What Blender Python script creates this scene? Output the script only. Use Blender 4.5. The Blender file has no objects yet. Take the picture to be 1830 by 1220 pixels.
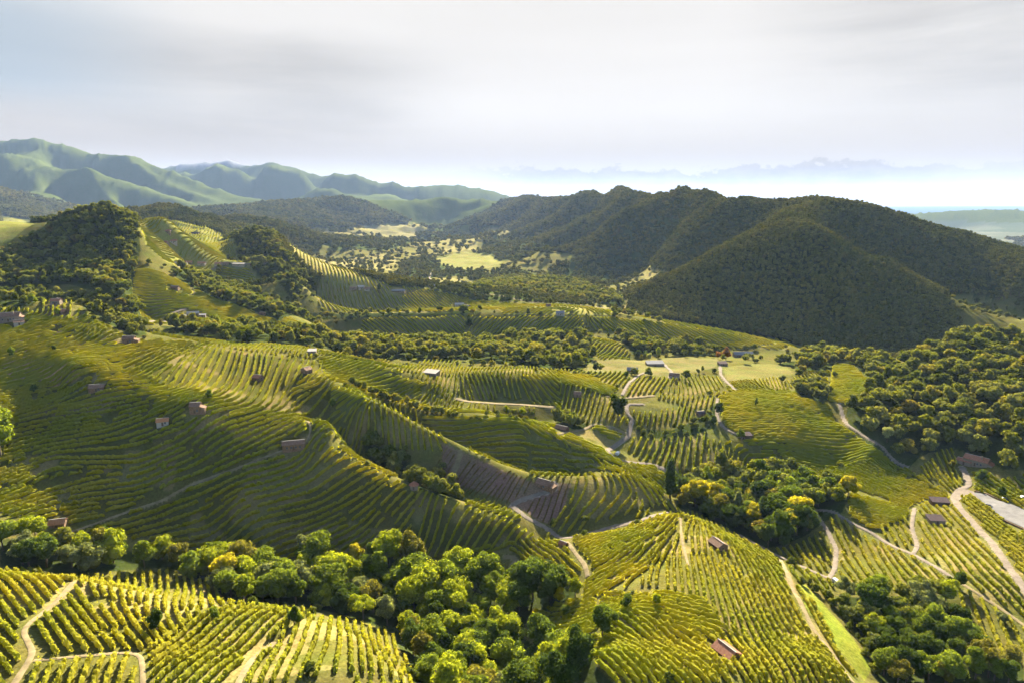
import bpy, bmesh, math, random
import numpy as np
from mathutils import Vector
SC = bpy.context.scene
COL = SC.collection
rng = np.random.default_rng(7)
random.seed(7)

# ------------------------------------------------------------------ camera
F_PX = 1220.0                       # focal length in pixels of a 1830 px wide frame
PITCH = math.atan(252.0 / F_PX)     # camera looks down by this angle
CP, SP = math.cos(PITCH), math.sin(PITCH)
cam_d = bpy.data.cameras.new('camera')
cam_d.sensor_width = 36.0
cam_d.lens = 36.0 * F_PX / 1830.0
cam_d.clip_start = 1.0
cam_d.clip_end = 150000.0
cam = bpy.data.objects.new('camera', cam_d)
cam.rotation_euler = (math.pi / 2 - PITCH, 0, 0)
COL.objects.link(cam)
SC.camera = cam

# ------------------------------------------------------------------ sky, sun, exposure
SUN_EL, SUN_AZ = math.radians(24.0), math.radians(7.0)      # azimuth clockwise from +Y (straight ahead)
SUN_DIR = Vector((math.sin(SUN_AZ) * math.cos(SUN_EL), math.cos(SUN_AZ) * math.cos(SUN_EL), math.sin(SUN_EL)))
world = bpy.data.worlds.new('World')
SC.world = world
world.use_nodes = True
wn, wl = world.node_tree.nodes, world.node_tree.links
wn.clear()


def N(nodes, kind, **kw):
    n = nodes.new(kind)
    for k, v in kw.items():
        setattr(n, k, v)
    return n


def mathn(nodes, links, op, a, b=None, clamp=False):
    n = nodes.new('ShaderNodeMath')
    n.operation = op
    n.use_clamp = clamp
    for i, v in enumerate((a, b)):
        if v is None:
            continue
        if isinstance(v, (int, float)):
            n.inputs[i].default_value = v
        else:
            links.new(v, n.inputs[i])
    return n.outputs[0]


def ramp(nodes, links, fac, stops, interp='LINEAR'):
    n = nodes.new('ShaderNodeValToRGB')
    n.color_ramp.interpolation = interp
    el = n.color_ramp.elements
    while len(el) < len(stops):
        el.new(0.5)
    for e, (p, c) in zip(el, stops):
        e.position = p
        e.color = (c, c, c, 1) if isinstance(c, (int, float)) else (*c, 1)
    links.new(fac, n.inputs[0])
    return n.outputs[0]


def mixc(nodes, links, fac, a, b, mode='MIX'):
    n = nodes.new('ShaderNodeMix')
    n.data_type = 'RGBA'
    n.blend_type = mode
    for sock, v in ((n.inputs[0], fac), (n.inputs[6], a), (n.inputs[7], b)):
        if isinstance(v, (int, float)):
            sock.default_value = v
        elif isinstance(v, tuple):
            sock.default_value = (*v, 1)
        else:
            links.new(v, sock)
    return n.outputs[2]


def build_world():
    sky = N(wn, 'ShaderNodeTexSky', sky_type='NISHITA', sun_disc=False)
    sky.sun_elevation = SUN_EL
    sky.sun_rotation = SUN_AZ
    sky.air_density = 1.0
    sky.dust_density = 2.0
    sky.ozone_density = 1.5
    tc = N(wn, 'ShaderNodeTexCoord')
    gen = tc.outputs['Generated']
    sep = N(wn, 'ShaderNodeSeparateXYZ')
    wl.new(gen, sep.inputs[0])
    x, y, z = sep.outputs
    az = mathn(wn, wl, 'ARCTAN2', x, y)
    dot = N(wn, 'ShaderNodeVectorMath', operation='DOT_PRODUCT')
    wl.new(gen, dot.inputs[0])
    dot.inputs[1].default_value = SUN_DIR
    near = dot.outputs['Value']

    def R(v, stops, interp='EASE', lo=-1.0, hi=1.0):
        mr = N(wn, 'ShaderNodeMapRange')
        wl.new(v, mr.inputs[0])
        mr.inputs[1].default_value = lo; mr.inputs[2].default_value = hi
        return ramp(wn, wl, mr.outputs[0], [((p - lo) / (hi - lo), c) for p, c in stops], interp)

    def tex(scale, sx, sz, detail, rough, dist=0.0):
        mp = N(wn, 'ShaderNodeMapping')
        mp.inputs['Scale'].default_value = (sx, sx, sz)
        wl.new(gen, mp.inputs[0])
        n = N(wn, 'ShaderNodeTexNoise')
        n.inputs['Scale'].default_value = scale
        n.inputs['Detail'].default_value = detail
        n.inputs['Roughness'].default_value = rough
        n.inputs['Distortion'].default_value = dist
        wl.new(mp.outputs[0], n.inputs[0])
        return n.outputs[0]

    def mul(a, b):
        return mathn(wn, wl, 'MULTIPLY', a, b)

    def add(a, b):
        return mathn(wn, wl, 'ADD', a, b)

    # bright veil of high cloud, brightest under the sun
    streak = tex(2.2, 1.0, 9.0, 8, 0.55, 0.4)
    soft = tex(1.4, 1.0, 4.0, 5, 0.5, 0.2)
    glow = R(near, [(0.55, 0.0), (0.99, 1.0)])
    veil = mixc(wn, wl, glow, WHITE_FAR, WHITE_NEAR)
    veil = mixc(wn, wl, 1.0, veil, R(streak, [(0.3, 0.965), (0.7, 1.02)], 'LINEAR', 0, 1), 'MULTIPLY')
    # grey bank to the left, between three and fourteen degrees up
    e1 = add(z, mul(add(soft, -0.5), 0.10))
    left = mul(R(az, [(-0.62, 0.85), (-0.30, 1.0), (-0.02, 0.0)]), R(e1, [(0.035, 0.0), (0.075, 1.0), (0.17, 1.0), (0.235, 0.0)], 'EASE', 0, 1))
    left = mul(left, R(streak, [(0.36, 1.0), (0.62, 0.55)], 'LINEAR', 0, 1))
    # grey-blue patch at the upper right
    right = mul(R(add(az, mul(add(soft, -0.5), 0.25)), [(0.28, 0.0), (0.58, 1.0)]), R(e1, [(0.06, 0.0), (0.16, 0.75), (0.24, 1.0)], 'EASE', 0, 1))
    right = mul(right, R(streak, [(0.36, 1.0), (0.66, 0.25)], 'LINEAR', 0, 1))
    col = mixc(wn, wl, mul(left, 0.85), veil, GREY)
    col = mixc(wn, wl, mul(right, 0.85), col, GREY)
    blue = mul(R(az, [(-0.62, 1.0), (-0.38, 0.0)]), R(e1, [(0.08, 0.0), (0.14, 1.0), (0.20, 1.0), (0.26, 0.3)], 'EASE', 0, 1))
    col = mixc(wn, wl, mul(blue, 0.8), col, BLUE)
    blue = mul(R(az, [(0.52, 0.0), (0.70, 1.0)]), R(e1, [(0.20, 0.0), (0.28, 1.0)], 'EASE', 0, 1))
    col = mixc(wn, wl, mul(blue, 0.7), col, BLUE)
    # white band of air just above the horizon
    band = R(z, [(0.0, 1.0), (0.045, 0.85), (0.13, 0.0)], 'EASE', 0, 1)
    col = mixc(wn, wl, mul(band, 0.8), col, HORIZON)
    # low bank of distant cumulus sitting on the haze
    n3 = tex(27, 1.0, 1.7, 8, 0.60)
    n4 = tex(3.2, 1.0, 1.0, 2, 0.5)
    top = add(mul(n3, 0.066), mul(n4, 0.022))
    hgt = mathn(wn, wl, 'SUBTRACT', top, z)
    body = R(add(mul(hgt, 40.0), 0.35), [(0.34, 0.0), (0.50, 1.0)], 'LINEAR', 0, 1)
    foot = R(z, [(0.006, 0.0), (0.016, 1.0)], 'EASE', 0, 1)
    cb = mul(mul(mul(body, foot), R(az, [(-0.12, 0.0), (0.08, 0.9), (0.45, 0.9), (0.62, 0.35)])), 0.8)
    col = mixc(wn, wl, cb, col, mixc(wn, wl, R(n3, [(0.4, 0.0), (0.6, 1.0)], 'LINEAR', 0, 1), (0.55, 0.42, 0.28), (0.95, 0.80, 0.62)))
    # the veil thins out overhead and away from the sun, where clear sky takes over
    cover = mul(R(z, [(0.30, 1.0), (0.60, 0.0)], 'EASE', 0, 1), R(near, [(0.25, 0.0), (0.60, 1.0)]))
    col = mixc(wn, wl, cover, sky.outputs[0], col)
    bg = N(wn, 'ShaderNodeBackground')
    bg.inputs['Strength'].default_value = 0.05
    wl.new(col, bg.inputs[0])
    out = N(wn, 'ShaderNodeOutputWorld')
    wl.new(bg.outputs[0], out.inputs[0])


WHITE_NEAR, WHITE_FAR, HORIZON = (2.28, 2.20, 2.10), (2.02, 1.98, 1.91), (1.30, 1.10, 0.88)
GREY, BLUE = (1.30, 1.26, 1.22), (1.14, 1.36, 1.56)
build_world()
sun_d = bpy.data.lights.new('sun', 'SUN')
sun_d.energy = 5.0
sun_d.angle = math.radians(0.6)
sun_d.color = (1.0, 0.87, 0.64)
sun = bpy.data.objects.new('sun', sun_d)
sun.rotation_euler = (-SUN_DIR).to_track_quat('-Z', 'Y').to_euler()
sun.location = (0, 0, 500)
COL.objects.link(sun)
SC.view_settings.view_transform = 'Standard'
SC.view_settings.look = 'None'
SC.view_settings.exposure = 2.95
SC.view_settings.gamma = 1.0
SC.view_settings.use_curve_mapping = False
cy = SC.cycles
SC.render.engine = 'CYCLES'
cy.use_denoising = True
cy.max_bounces = 5
cy.diffuse_bounces = 3
cy.glossy_bounces = 1
cy.transmission_bounces = 3
cy.volume_bounces = 1
cy.transparent_max_bounces = 4
cy.use_adaptive_sampling = True
cy.adaptive_threshold = 0.02

# ------------------------------------------------------------------ geometry helpers
FLOOR = -172.0


def px_dir(u, v):
    """pixel of the 1830x1220 frame -> (X/Y, Z/Y) of its ray"""
    x = (np.asarray(u, float) - 915.0) / F_PX
    yc = -(np.asarray(v, float) - 610.0) / F_PX
    yw = CP + yc * SP
    return x / yw, (-SP + yc * CP) / yw


def hash01(ix, iy, seed):
    h = (ix.astype(np.int64) * 374761393 + iy.astype(np.int64) * 668265263 + seed * 1274126177) & 0xffffffff
    h = ((h ^ (h >> 13)) * 1274126177) & 0xffffffff
    h = (h ^ (h >> 16)) & 0xffffffff
    return h / 4294967295.0


def vnoise(x, y, seed=0):
    x0, y0 = np.floor(x), np.floor(y)
    fx, fy = x - x0, y - y0
    fx = fx * fx * fx * (fx * (fx * 6 - 15) + 10)
    fy = fy * fy * fy * (fy * (fy * 6 - 15) + 10)
    a = hash01(x0, y0, seed); b = hash01(x0 + 1, y0, seed)
    c = hash01(x0, y0 + 1, seed); d = hash01(x0 + 1, y0 + 1, seed)
    return (a + (b - a) * fx) * (1 - fy) + (c + (d - c) * fx) * fy


def fbm(x, y, octv=4, seed=0, ridged=False):
    s, a, tot = 0.0, 1.0, 0.0
    for k in range(octv):
        n = vnoise(x * 2 ** k + 17.3 * k, y * 2 ** k + 9.1 * k, seed + k)
        if ridged:
            n = 1 - abs(2 * n - 1)
            n = n * n
        s = s + a * n
        tot += a
        a *= 0.5
    return s / tot            # 0..1


def sstep(a, b, x):
    t = np.clip((x - a) / (b - a), 0, 1)
    return t * t * (3 - 2 * t)


# ------------------------------------------------------------------ the lie of the land
# crest lines, gullies and feet of slopes: (pixel u, pixel v, distance ahead in metres)
CREST = [
    # bottom-left knoll
    [(-60, 1220, 150), (300, 1220, 150), (600, 1220, 158)], [(0, 1100, 183), (300, 1100, 190), (500, 1095, 196), (620, 1130, 196)],
    [(0, 1040, 212), (150, 1038, 212)], [(700, 1205, 172)], [(300, 1150, 172), (520, 1160, 176)],
    # foot of the big left slope
    [(-80, 910, 286), (0, 920, 287), (100, 938, 289), (200, 952, 293), (300, 972, 297), (380, 988, 302), (550, 1000, 300), (700, 1003, 300), (820, 990, 303), (900, 985, 306)],
    # body of the big left slope
    [(-60, 845, 322), (100, 850, 323), (180, 850, 325)], [(-60, 760, 358), (100, 760, 360), (180, 757, 361)], [(0, 690, 398), (100, 690, 400)],
    [(0, 620, 436), (100, 620, 437), (200, 625, 435)], [(0, 572, 475), (100, 565, 478), (180, 585, 465)],
    [(300, 800, 342)], [(300, 850, 329)], [(300, 900, 318)], [(300, 690, 390)], [(300, 640, 432)],
    [(380, 860, 331)], [(430, 905, 319)], [(380, 935, 314)], [(450, 830, 341)], [(560, 880, 334)], [(600, 940, 316)], [(760, 940, 316)],
    [(130, 655, 405), (230, 683, 390), (350, 715, 372), (430, 748, 370), (525, 790, 360), (600, 810, 353), (680, 842, 345), (740, 866, 338), (830, 900, 328), (920, 932, 320), (965, 957, 316)],
    [(400, 680, 420)], [(460, 672, 438)], [(548, 660, 452)], [(500, 720, 400)], [(590, 760, 378)],
    # crest of the left hill, then spur four
    [(-120, 530, 520), (0, 535, 520), (60, 537, 520), (130, 542, 513), (180, 562, 500), (220, 588, 488), (250, 602, 478), (330, 608, 482), (430, 624, 490), (500, 632, 494), (560, 628, 500), (651, 645, 500), (736, 670, 490), (803, 701, 480), (834, 716, 474)],
    # gully between spur one and spur two
    [(600, 800, 385), (680, 838, 376), (760, 868, 362), (840, 893, 345), (900, 915, 330)],
    # spur two
    [(560, 668, 440), (600, 684, 430), (668, 714, 413), (736, 751, 397), (790, 778, 383), (854, 812, 371), (922, 842, 361), (965, 851, 358), (1040, 852, 361), (1110, 854, 366), (1180, 876, 368)],
    [(1000, 958, 322), (1060, 930, 332), (1140, 912, 345), (1185, 912, 350)],
    # spur three
    [(610, 680, 456), (650, 700, 448), (736, 731, 436), (817, 744, 429), (888, 745, 424), (925, 752, 419), (940, 764, 412), (1007, 791, 400), (1075, 822, 388), (1112, 840, 380)],
    # terrace and hill behind spur three
    [(834, 717, 472), (900, 722, 470), (990, 728, 468)], [(850, 677, 502), (920, 677, 502), (985, 682, 498)],
    [(1010, 690, 490)], [(860, 714, 481), (980, 722, 479)],
    [(680, 655, 540), (800, 655, 550), (900, 657, 560)], [(640, 635, 600), (700, 630, 620), (900, 640, 610), (1000, 650, 600)], [(1100, 640, 650)],
    # flat ground right of the spurs
    [(1050, 665, 560)], [(1110, 700, 500)], [(1104, 745, 455)], [(1040, 760, 440)], [(1100, 805, 420)], [(1150, 832, 405)], [(1130, 765, 450)],
    [(1200, 700, 520)], [(1300, 700, 530)], [(1300, 650, 640)], [(1200, 640, 660)], [(1250, 760, 460)], [(1250, 800, 430)], [(1200, 830, 407)], [(1340, 770, 450)], [(1350, 830, 420)],
    [(1400, 720, 490)], [(1400, 780, 442)], [(1500, 700, 520)], [(1500, 750, 472)], [(1500, 830, 420)], [(1600, 830, 415)], [(1650, 880, 377)], [(1550, 880, 377)],
    [(1197, 888, 380)], [(1250, 925, 352)], [(1350, 960, 332)], [(1450, 960, 327)], [(1500, 900, 352)],
    # dome-shaped vineyard at bottom right
    [(1215, 922, 318)], [(1283, 963, 288)], [(1215, 1000, 262)], [(1150, 1040, 240)], [(1298, 1150, 200)], [(1200, 1150, 196)], [(1100, 1100, 212)], [(1060, 1180, 180)], [(1100, 1220, 168)],
    [(1300, 1220, 172)], [(1060, 1000, 280)], [(1040, 960, 308)], [(1350, 1040, 250)], [(1400, 1100, 225)], [(1450, 1180, 190)], [(1500, 1215, 185)], [(1460, 1080, 243)],
    [(1430, 1035, 272), (1520, 1150, 222), (1560, 1215, 205)],
    [(1190, 917, 343), (1100, 941, 330), (1010, 962, 318)], [(1300, 955, 325), (1380, 990, 305), (1490, 1030, 285)],
    # right bottom hollow
    [(1600, 1100, 250)], [(1560, 1150, 235)], [(1650, 1200, 218)], [(1800, 1200, 212)], [(1700, 1050, 265)], [(1800, 1050, 262)], [(1600, 1000, 295)], [(1700, 1000, 290)], [(1750, 950, 320)], [(1800, 900, 350)], [(1740, 825, 408)], [(1850, 860, 380)],
    # wooded hill at the right edge
    [(1520, 725, 490)], [(1510, 762, 458)], [(1560, 805, 422)], [(1650, 835, 405)], [(1600, 710, 500)], [(1600, 672, 560)],
    [(1640, 645, 600), (1700, 608, 615), (1760, 594, 615), (1810, 604, 600), (1850, 622, 590), (1950, 610, 600)],
    [(1700, 710, 500)], [(1800, 705, 485)], [(1700, 785, 432)], [(1830, 800, 405)], [(1500, 650, 640)], [(1450, 685, 560)], [(1560, 650, 620)], [(1400, 655, 640)],
    # middle crest with the shadowed faces
    [(560, 575, 830), (640, 572, 822), (720, 571, 815), (800, 564, 820), (900, 567, 820), (1000, 564, 830), (1100, 568, 830), (1200, 579, 810), (1300, 596, 780), (1400, 616, 750), (1440, 626, 735)],
    [(580, 608, 780), (650, 603, 790), (740, 608, 782), (860, 603, 787), (950, 598, 792), (1050, 592, 801), (1120, 602, 782), (1190, 612, 768), (1260, 626, 745), (1340, 634, 720)],
    [(1050, 604, 713), (1090, 617, 703), (1125, 642, 680)], [(950, 640, 650)], [(790, 605, 770)],
    [(900, 550, 900)], [(1000, 545, 930)], [(900, 530, 980)], [(1100, 558, 880)], [(1000, 525, 1050)], [(1050, 530, 1020)],
    # hamlet crest
    [(520, 490, 1010), (560, 499, 1000), (620, 511, 985), (700, 521, 970), (760, 514, 1000), (830, 531, 975)],
    [(560, 545, 930), (640, 551, 940), (720, 548, 940), (800, 552, 930)],
    # slope left of the middle with the farm
    [(240, 485, 720)], [(330, 500, 740)], [(330, 540, 682)], [(300, 580, 622)], [(250, 562, 640)], [(420, 540, 722), (500, 562, 715), (560, 585, 700)], [(420, 577, 668)], [(500, 590, 670)],
    [(330, 598, 570), (420, 602, 580), (550, 603, 600)],
    [(330, 505, 840), (400, 522, 850), (480, 550, 800), (560, 580, 755)],
    [(320, 470, 978), (400, 472, 975), (500, 475, 975)], [(380, 500, 930), (450, 506, 930), (540, 520, 925)],
    # wooded cone and its shoulder
    [(390, 425, 1200), (430, 408, 1185), (460, 403, 1180), (480, 418, 1150), (500, 448, 1080), (540, 482, 1020), (560, 512, 985)],
    [(430, 466, 1070), (480, 466, 1060)], [(520, 532, 930)], [(560, 450, 1200)], [(620, 480, 1200)], [(700, 500, 1200)],
    [(300, 400, 1000)], [(260, 420, 850)], [(300, 440, 950)], [(350, 430, 1100)], [(400, 430, 1250)], [(290, 466, 850)], [(380, 400, 1500)],
    # wooded hill upper left
    [(-150, 380, 900), (0, 383, 900), (60, 388, 895), (100, 382, 870), (150, 370, 850), (195, 362, 840), (225, 377, 830), (250, 405, 800), (245, 445, 740), (225, 485, 680), (235, 525, 630), (250, 562, 590), (262, 590, 560)],
    [(0, 445, 790), (40, 445, 785), (120, 430, 790), (180, 430, 790)], [(0, 500, 690), (60, 500, 690), (120, 502, 690), (170, 490, 700)],
    # hills behind it
    [(235, 368, 1700), (290, 361, 1700), (330, 369, 1750), (370, 388, 1800), (400, 402, 1900)],
    [(395, 390, 2250), (450, 379, 2250), (500, 390, 2250)], [(430, 403, 2000), (500, 405, 2050)],
    # small hills far up the valley
    [(380, 380, 3300), (440, 366, 3600), (480, 360, 4100), (560, 352, 4500), (600, 347, 4500), (660, 354, 4800), (740, 354, 5400), (820, 348, 5500), (860, 355, 5300)],
    [(575, 331, 8000)], [(690, 341, 9500)], [(560, 352, 7800), (590, 350, 7800)], [(660, 352, 9000), (725, 352, 9000)],
    # wooded range on the right: skyline
    [(1950, 530, 890), (1830, 478, 960), (1760, 443, 1060), (1700, 414, 1110), (1660, 399, 1160), (1620, 382, 1210), (1570, 364, 1210), (1520, 356, 1220), (1440, 347, 1260), (1400, 350, 1310), (1300, 342, 1410), (1217, 335, 1750), (1180, 348, 1900), (1145, 345, 2150), (1112, 337, 2300), (1070, 349, 2600), (1030, 341, 2900), (1000, 354, 3100), (959, 349, 3500), (940, 354, 3700), (922, 349, 4200), (890, 358, 4600), (850, 366, 5200)],
    # spurs running down to the valley
    [(1165, 352, 1850), (1142, 361, 1800), (1108, 375, 1820), (1075, 399, 1830), (1037, 418, 1835), (990, 435, 1850), (939, 452, 1900)],
    [(1125, 499, 1500), (1060, 482, 1600), (990, 466, 1700)],
    [(1112, 345, 2320), (1098, 360, 2300), (1054, 381, 2300), (1007, 401, 2310), (959, 418, 2350), (925, 431, 2400)],
    [(1030, 352, 2850), (1007, 372, 2750), (973, 391, 2760), (939, 407, 2800), (888, 424, 2850)],
    [(980, 358, 3250), (959, 376, 3150), (925, 397, 3200), (890, 409, 3250)],
    [(922, 356, 4000), (905, 368, 3800), (871, 384, 3900), (837, 403, 4000)],
    [(880, 364, 4700), (864, 376, 4600), (837, 385, 4700), (803, 397, 4800)],
    # front pyramid
    [(1440, 349, 1275), (1420, 362, 1230), (1385, 379, 1150), (1350, 402, 1080), (1290, 434, 1060), (1200, 484, 1060), (1120, 524, 1060)],
    [(1385, 388, 1120), (1415, 402, 1040), (1450, 406, 1010), (1498, 434, 970), (1549, 467, 941), (1583, 467, 934), (1627, 498, 899), (1685, 525, 863), (1718, 552, 830), (1759, 583, 790)],
    [(1440, 438, 955), (1500, 444, 938)],
    [(1120, 532, 1080), (1180, 566, 950), (1250, 587, 890), (1350, 605, 850), (1450, 620, 812), (1560, 637, 762), (1680, 643, 740), (1770, 625, 755)],
    # plain hill far right
    [(1630, 381, 9000), (1700, 375, 9000), (1780, 372, 9000), (1850, 375, 9000)],
    # big mountains far left
    [(-250, 262, 8200), (0, 255, 8200), (60, 250, 8200), (100, 252, 8200), (130, 253, 8200), (165, 265, 8200), (200, 258, 8300), (230, 265, 8200), (290, 285, 8000), (340, 300, 7800), (380, 320, 7600), (440, 345, 7300), (480, 356, 7000)],
    [(-200, 290, 6600), (0, 272, 6500), (30, 275, 6500), (45, 288, 6400), (90, 286, 6400), (120, 300, 6300), (140, 290, 6300), (165, 296, 6200), (200, 311, 6200), (270, 327, 6200), (330, 350, 6300), (360, 362, 6200)],
    [(165, 269, 8000), (237, 300, 7400), (300, 326, 7000), (380, 352, 6500)], [(232, 268, 8150), (290, 300, 7600), (350, 330, 7200), (420, 356, 6800)],
    [(60, 262, 8000), (75, 275, 7500)], [(165, 297, 6150), (182, 330, 5700), (195, 358, 5300)], [(90, 288, 6300), (70, 320, 5700), (60, 345, 5300)], [(240, 322, 6100), (290, 345, 5700), (320, 360, 5400)],
    [(480, 287, 13000), (470, 315, 11500), (440, 345, 10500)], [(640, 307, 13000), (600, 325, 11800), (560, 345, 10800)], [(760, 324, 13000), (720, 338, 12000)],
    [(-150, 300, 4200), (0, 330, 4000), (30, 345, 4000), (60, 356, 4000), (100, 379, 3900)],
    [(50, 336, 5000), (100, 344, 5000), (140, 368, 4900)],
    [(300, 300, 11000), (350, 291, 11000), (410, 284, 11000), (480, 285, 11000), (520, 290, 11000), (560, 299, 11000), (640, 305, 11000), (700, 312, 11000), (760, 322, 11000), (820, 335, 11000), (870, 345, 11000), (910, 355, 11000)],
    [(300, 288, 15000), (330, 281, 15000), (345, 285, 15000), (360, 283, 15000), (375, 287, 15000), (400, 282, 15000), (430, 290, 15000)],
]
# points out of sight or known by height: (pixel column, distance, height)
KNOWN = [
    (0, 250, -150), (200, 255, -158), (450, 265, -168), (650, 262, -174), (820, 242, -176), (950, 212, -172), (0, 255, -150), (950, 280, -172), (880, 180, -166), (1000, 250, -168),
    (750, 415, -147), (800, 400, -153), (880, 388, -158), (960, 383, -160), (1040, 382, -161), (680, 425, -140),
    (900, 450, -149), (940, 450, -150), (985, 452, -150), (700, 462, -137), (780, 455, -143),
    (0, 600, -100), (100, 600, -100), (180, 580, -108), (-200, 430, -85), (-200, 320, -140),
    (1330, 1200, -75), (1300, 1230, -95), (1230, 1290, -130), (1150, 1340, -152), (1520, 1060, -85), (1550, 1040, -105), (1620, 990, -125), (1700, 930, -148), (1760, 950, -150), (1850, 900, -150),
    (1125, 1960, -55), (1108, 2000, -85), (1085, 2010, -118), (1054, 2020, -142), (1020, 2030, -152), (985, 2060, -158), (940, 2120, -164), (1060, 2480, -60), (1030, 2480, -95), (1000, 2500, -125), (960, 2520, -148), (925, 2600, -160),
    (1000, 2920, -60), (975, 2930, -100), (950, 2950, -130), (915, 2980, -158), (935, 3420, -95), (900, 3440, -130), (870, 3480, -158), (895, 4150, -90), (860, 4220, -125), (830, 4300, -155),
    (1150, 1640, -120), (1190, 1560, -100), (1165, 1700, -60), (1130, 1650, -135),
    (1250, 1720, -60), (1300, 1590, -60), (1350, 1520, -60), (1400, 1480, -60), (1450, 1440, -60), (1520, 1390, -80), (1600, 1350, -100), (1200, 2080, -60), (1170, 2300, -60), (1120, 2650, -60), (1080, 2950, -60), (1030, 3300, -60), (985, 3700, -60),
    (1300, 2600, -200), (1500, 1900, -200), (1700, 1700, -225), (1830, 1600, -225), (1200, 3500, -220), (1100, 4500, -230), (2000, 1400, -215),
    (600, 1500, -150), (700, 1500, -168), (800, 1300, -165), (850, 1300, -164), (650, 2000, -168), (800, 2000, -172), (550, 2000, -160), (850, 2500, -172), (700, 2600, -172), (600, 3000, -170), (500, 2700, -150), (780, 3500, -172), (650, 3700, -160), (750, 4500, -160), (430, 3000, -140),
    (930, 1250, -150), (1000, 1200, -155), (1080, 1150, -158), (1000, 1400, -158),
    (900, 700, -155), (750, 700, -150), (620, 690, -142), (1200, 720, -158), (1060, 720, -146), (500, 640, -128),
    (200, 1100, -80), (0, 1300, -110), (150, 2500, -150), (0, 2500, -150), (300, 2700, -150), (200, 7600, 260), (270, 7100, 120), (340, 6700, 0), (110, 7500, 330), (30, 7500, 330), (125, 5700, 0), (25, 5700, 60), (235, 5500, -60), (520, 11700, 60), (690, 12000, 20), (400, 11500, 150), (330, 5200, -120), (200, 5300, -80), (0, 5200, -60), (480, 5600, -150), (620, 6500, -160), (800, 7500, -180), (250, 7300, 80),
    (480, 9000, -160), (700, 9900, -150), (900, 9500, -200), (350, 9300, -150), (400, 13000, 100), (700, 14000, -200), (100, 12000, 200), (100, 17000, 100), (400, 18000, -100),
    (1200, 8000, -245), (1500, 6000, -240), (1500, 4000, -235), (1830, 4000, -235), (1700, 7500, -240), (1800, 11000, -245), (1500, 11000, -245), (1100, 15000, -250), (1600, 20000, -250),
    (900, 20000, -250), (1300, 28000, -250), (1830, 28000, -250), (400, 28000, -250), (0, 28000, -250), (-300, 20000, 0), (2300, 20000, -250), (2300, 8000, -240), (2300, 2500, -225), (2200, 600, -120), (2200, 300, -160), (2200, 1000, -120),
    (-400, 200, -130), (-400, 900, -60), (-400, 2500, -100), (2200, 150, -160), (900, 100, -150), (0, 95, -125), (1800, 110, -160),
]


BARE = ((560, 575, 830), (900, 550, 900), (1000, 545, 930), (900, 530, 980), (1100, 558, 880), (520, 490, 1010), (560, 545, 930), (330, 505, 840), (320, 470, 978), (380, 500, 930), (300, 400, 1000), (260, 420, 850), (300, 440, 950), (350, 430, 1100))   # crests without woods on top


def pull(Y):
    return Y if Y <= 3800 or Y >= 20000 else 3800 * (Y / 3800) ** 0.62


def build_controls():
    A, L, W = [], [], []
    for line in CREST:
        pts = []
        wooded = min(p[2] for p in line) > 790 and max(p[2] for p in line) < 5600 and line[0] not in BARE
        for u, v, Y in line:
            Y = pull(Y)
            a, t = px_dir(u, v)
            t = t - (9.0 / Y if wooded or line[0] == (-150, 380, 900) else 0)
            pts.append((float(a), math.log(Y), float(t) - FLOOR / Y))
        out = [pts[0]]
        for p, q in zip(pts, pts[1:]):
            d = math.hypot(q[0] - p[0], q[1] - p[1])
            n = max(1, int(math.ceil(d / 0.0105)))
            for k in range(1, n + 1):
                f = k / n
                out.append(tuple(p[i] + (q[i] - p[i]) * f for i in range(3)))
        for p in out:
            A.append(p[0]); L.append(p[1]); W.append(p[2])
    for u, Y, z in KNOWN:
        Y = pull(Y)
        A.append((u - 915.0) / F_PX); L.append(math.log(Y)); W.append((z - FLOOR) / Y)
    return np.array(A), np.array(L), np.array(W)


CA, CL, CW = build_controls()
KSX, KSY = 1.0, 1.0
KC = 0.014


def kern(a1, l1, a2, l2):
    return np.sqrt(((a1 - a2) * KSX) ** 2 + ((l1 - l2) * KSY) ** 2 + KC * KC)


def solve_rbf():
    n = len(CA)
    M = kern(CA[:, None], CL[:, None], CA[None], CL[None])
    M -= np.eye(n) * 0.0006
    full = np.zeros((n + 3, n + 3))
    full[:n, :n] = M
    full[:n, n] = 1; full[:n, n + 1] = CA; full[:n, n + 2] = CL
    full[n, :n] = 1; full[n + 1, :n] = CA; full[n + 2, :n] = CL
    return np.linalg.solve(full, np.concatenate([CW, [0, 0, 0]]))


AZ0, AZ1, LN0, LN1 = -1.12, 1.12, math.log(88.0), math.log(90000.0)
NCA, NCL = 360, 620


def coarse_grid():
    S = solve_rbf()
    n = len(CA)
    az = np.linspace(AZ0, AZ1, NCA)
    # finer rows near, coarser far
    ln = np.concatenate([np.linspace(LN0, math.log(1400), 440, endpoint=False), np.linspace(math.log(1400), LN1, NCL - 440)])
    G = np.empty((NCL, NCA), dtype=np.float64)
    for j in range(0, NCL, 20):
        gl, ga = np.meshgrid(ln[j:j + 20], az, indexing='ij')
        k = kern(ga.reshape(-1, 1), gl.reshape(-1, 1), CA[None], CL[None])
        G[j:j + 20] = (k @ S[:n] + S[n] + S[n + 1] * ga.ravel() + S[n + 2] * gl.ravel()).reshape(gl.shape)
    return az, ln, G


GAZ, GLN, GW = coarse_grid()


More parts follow.
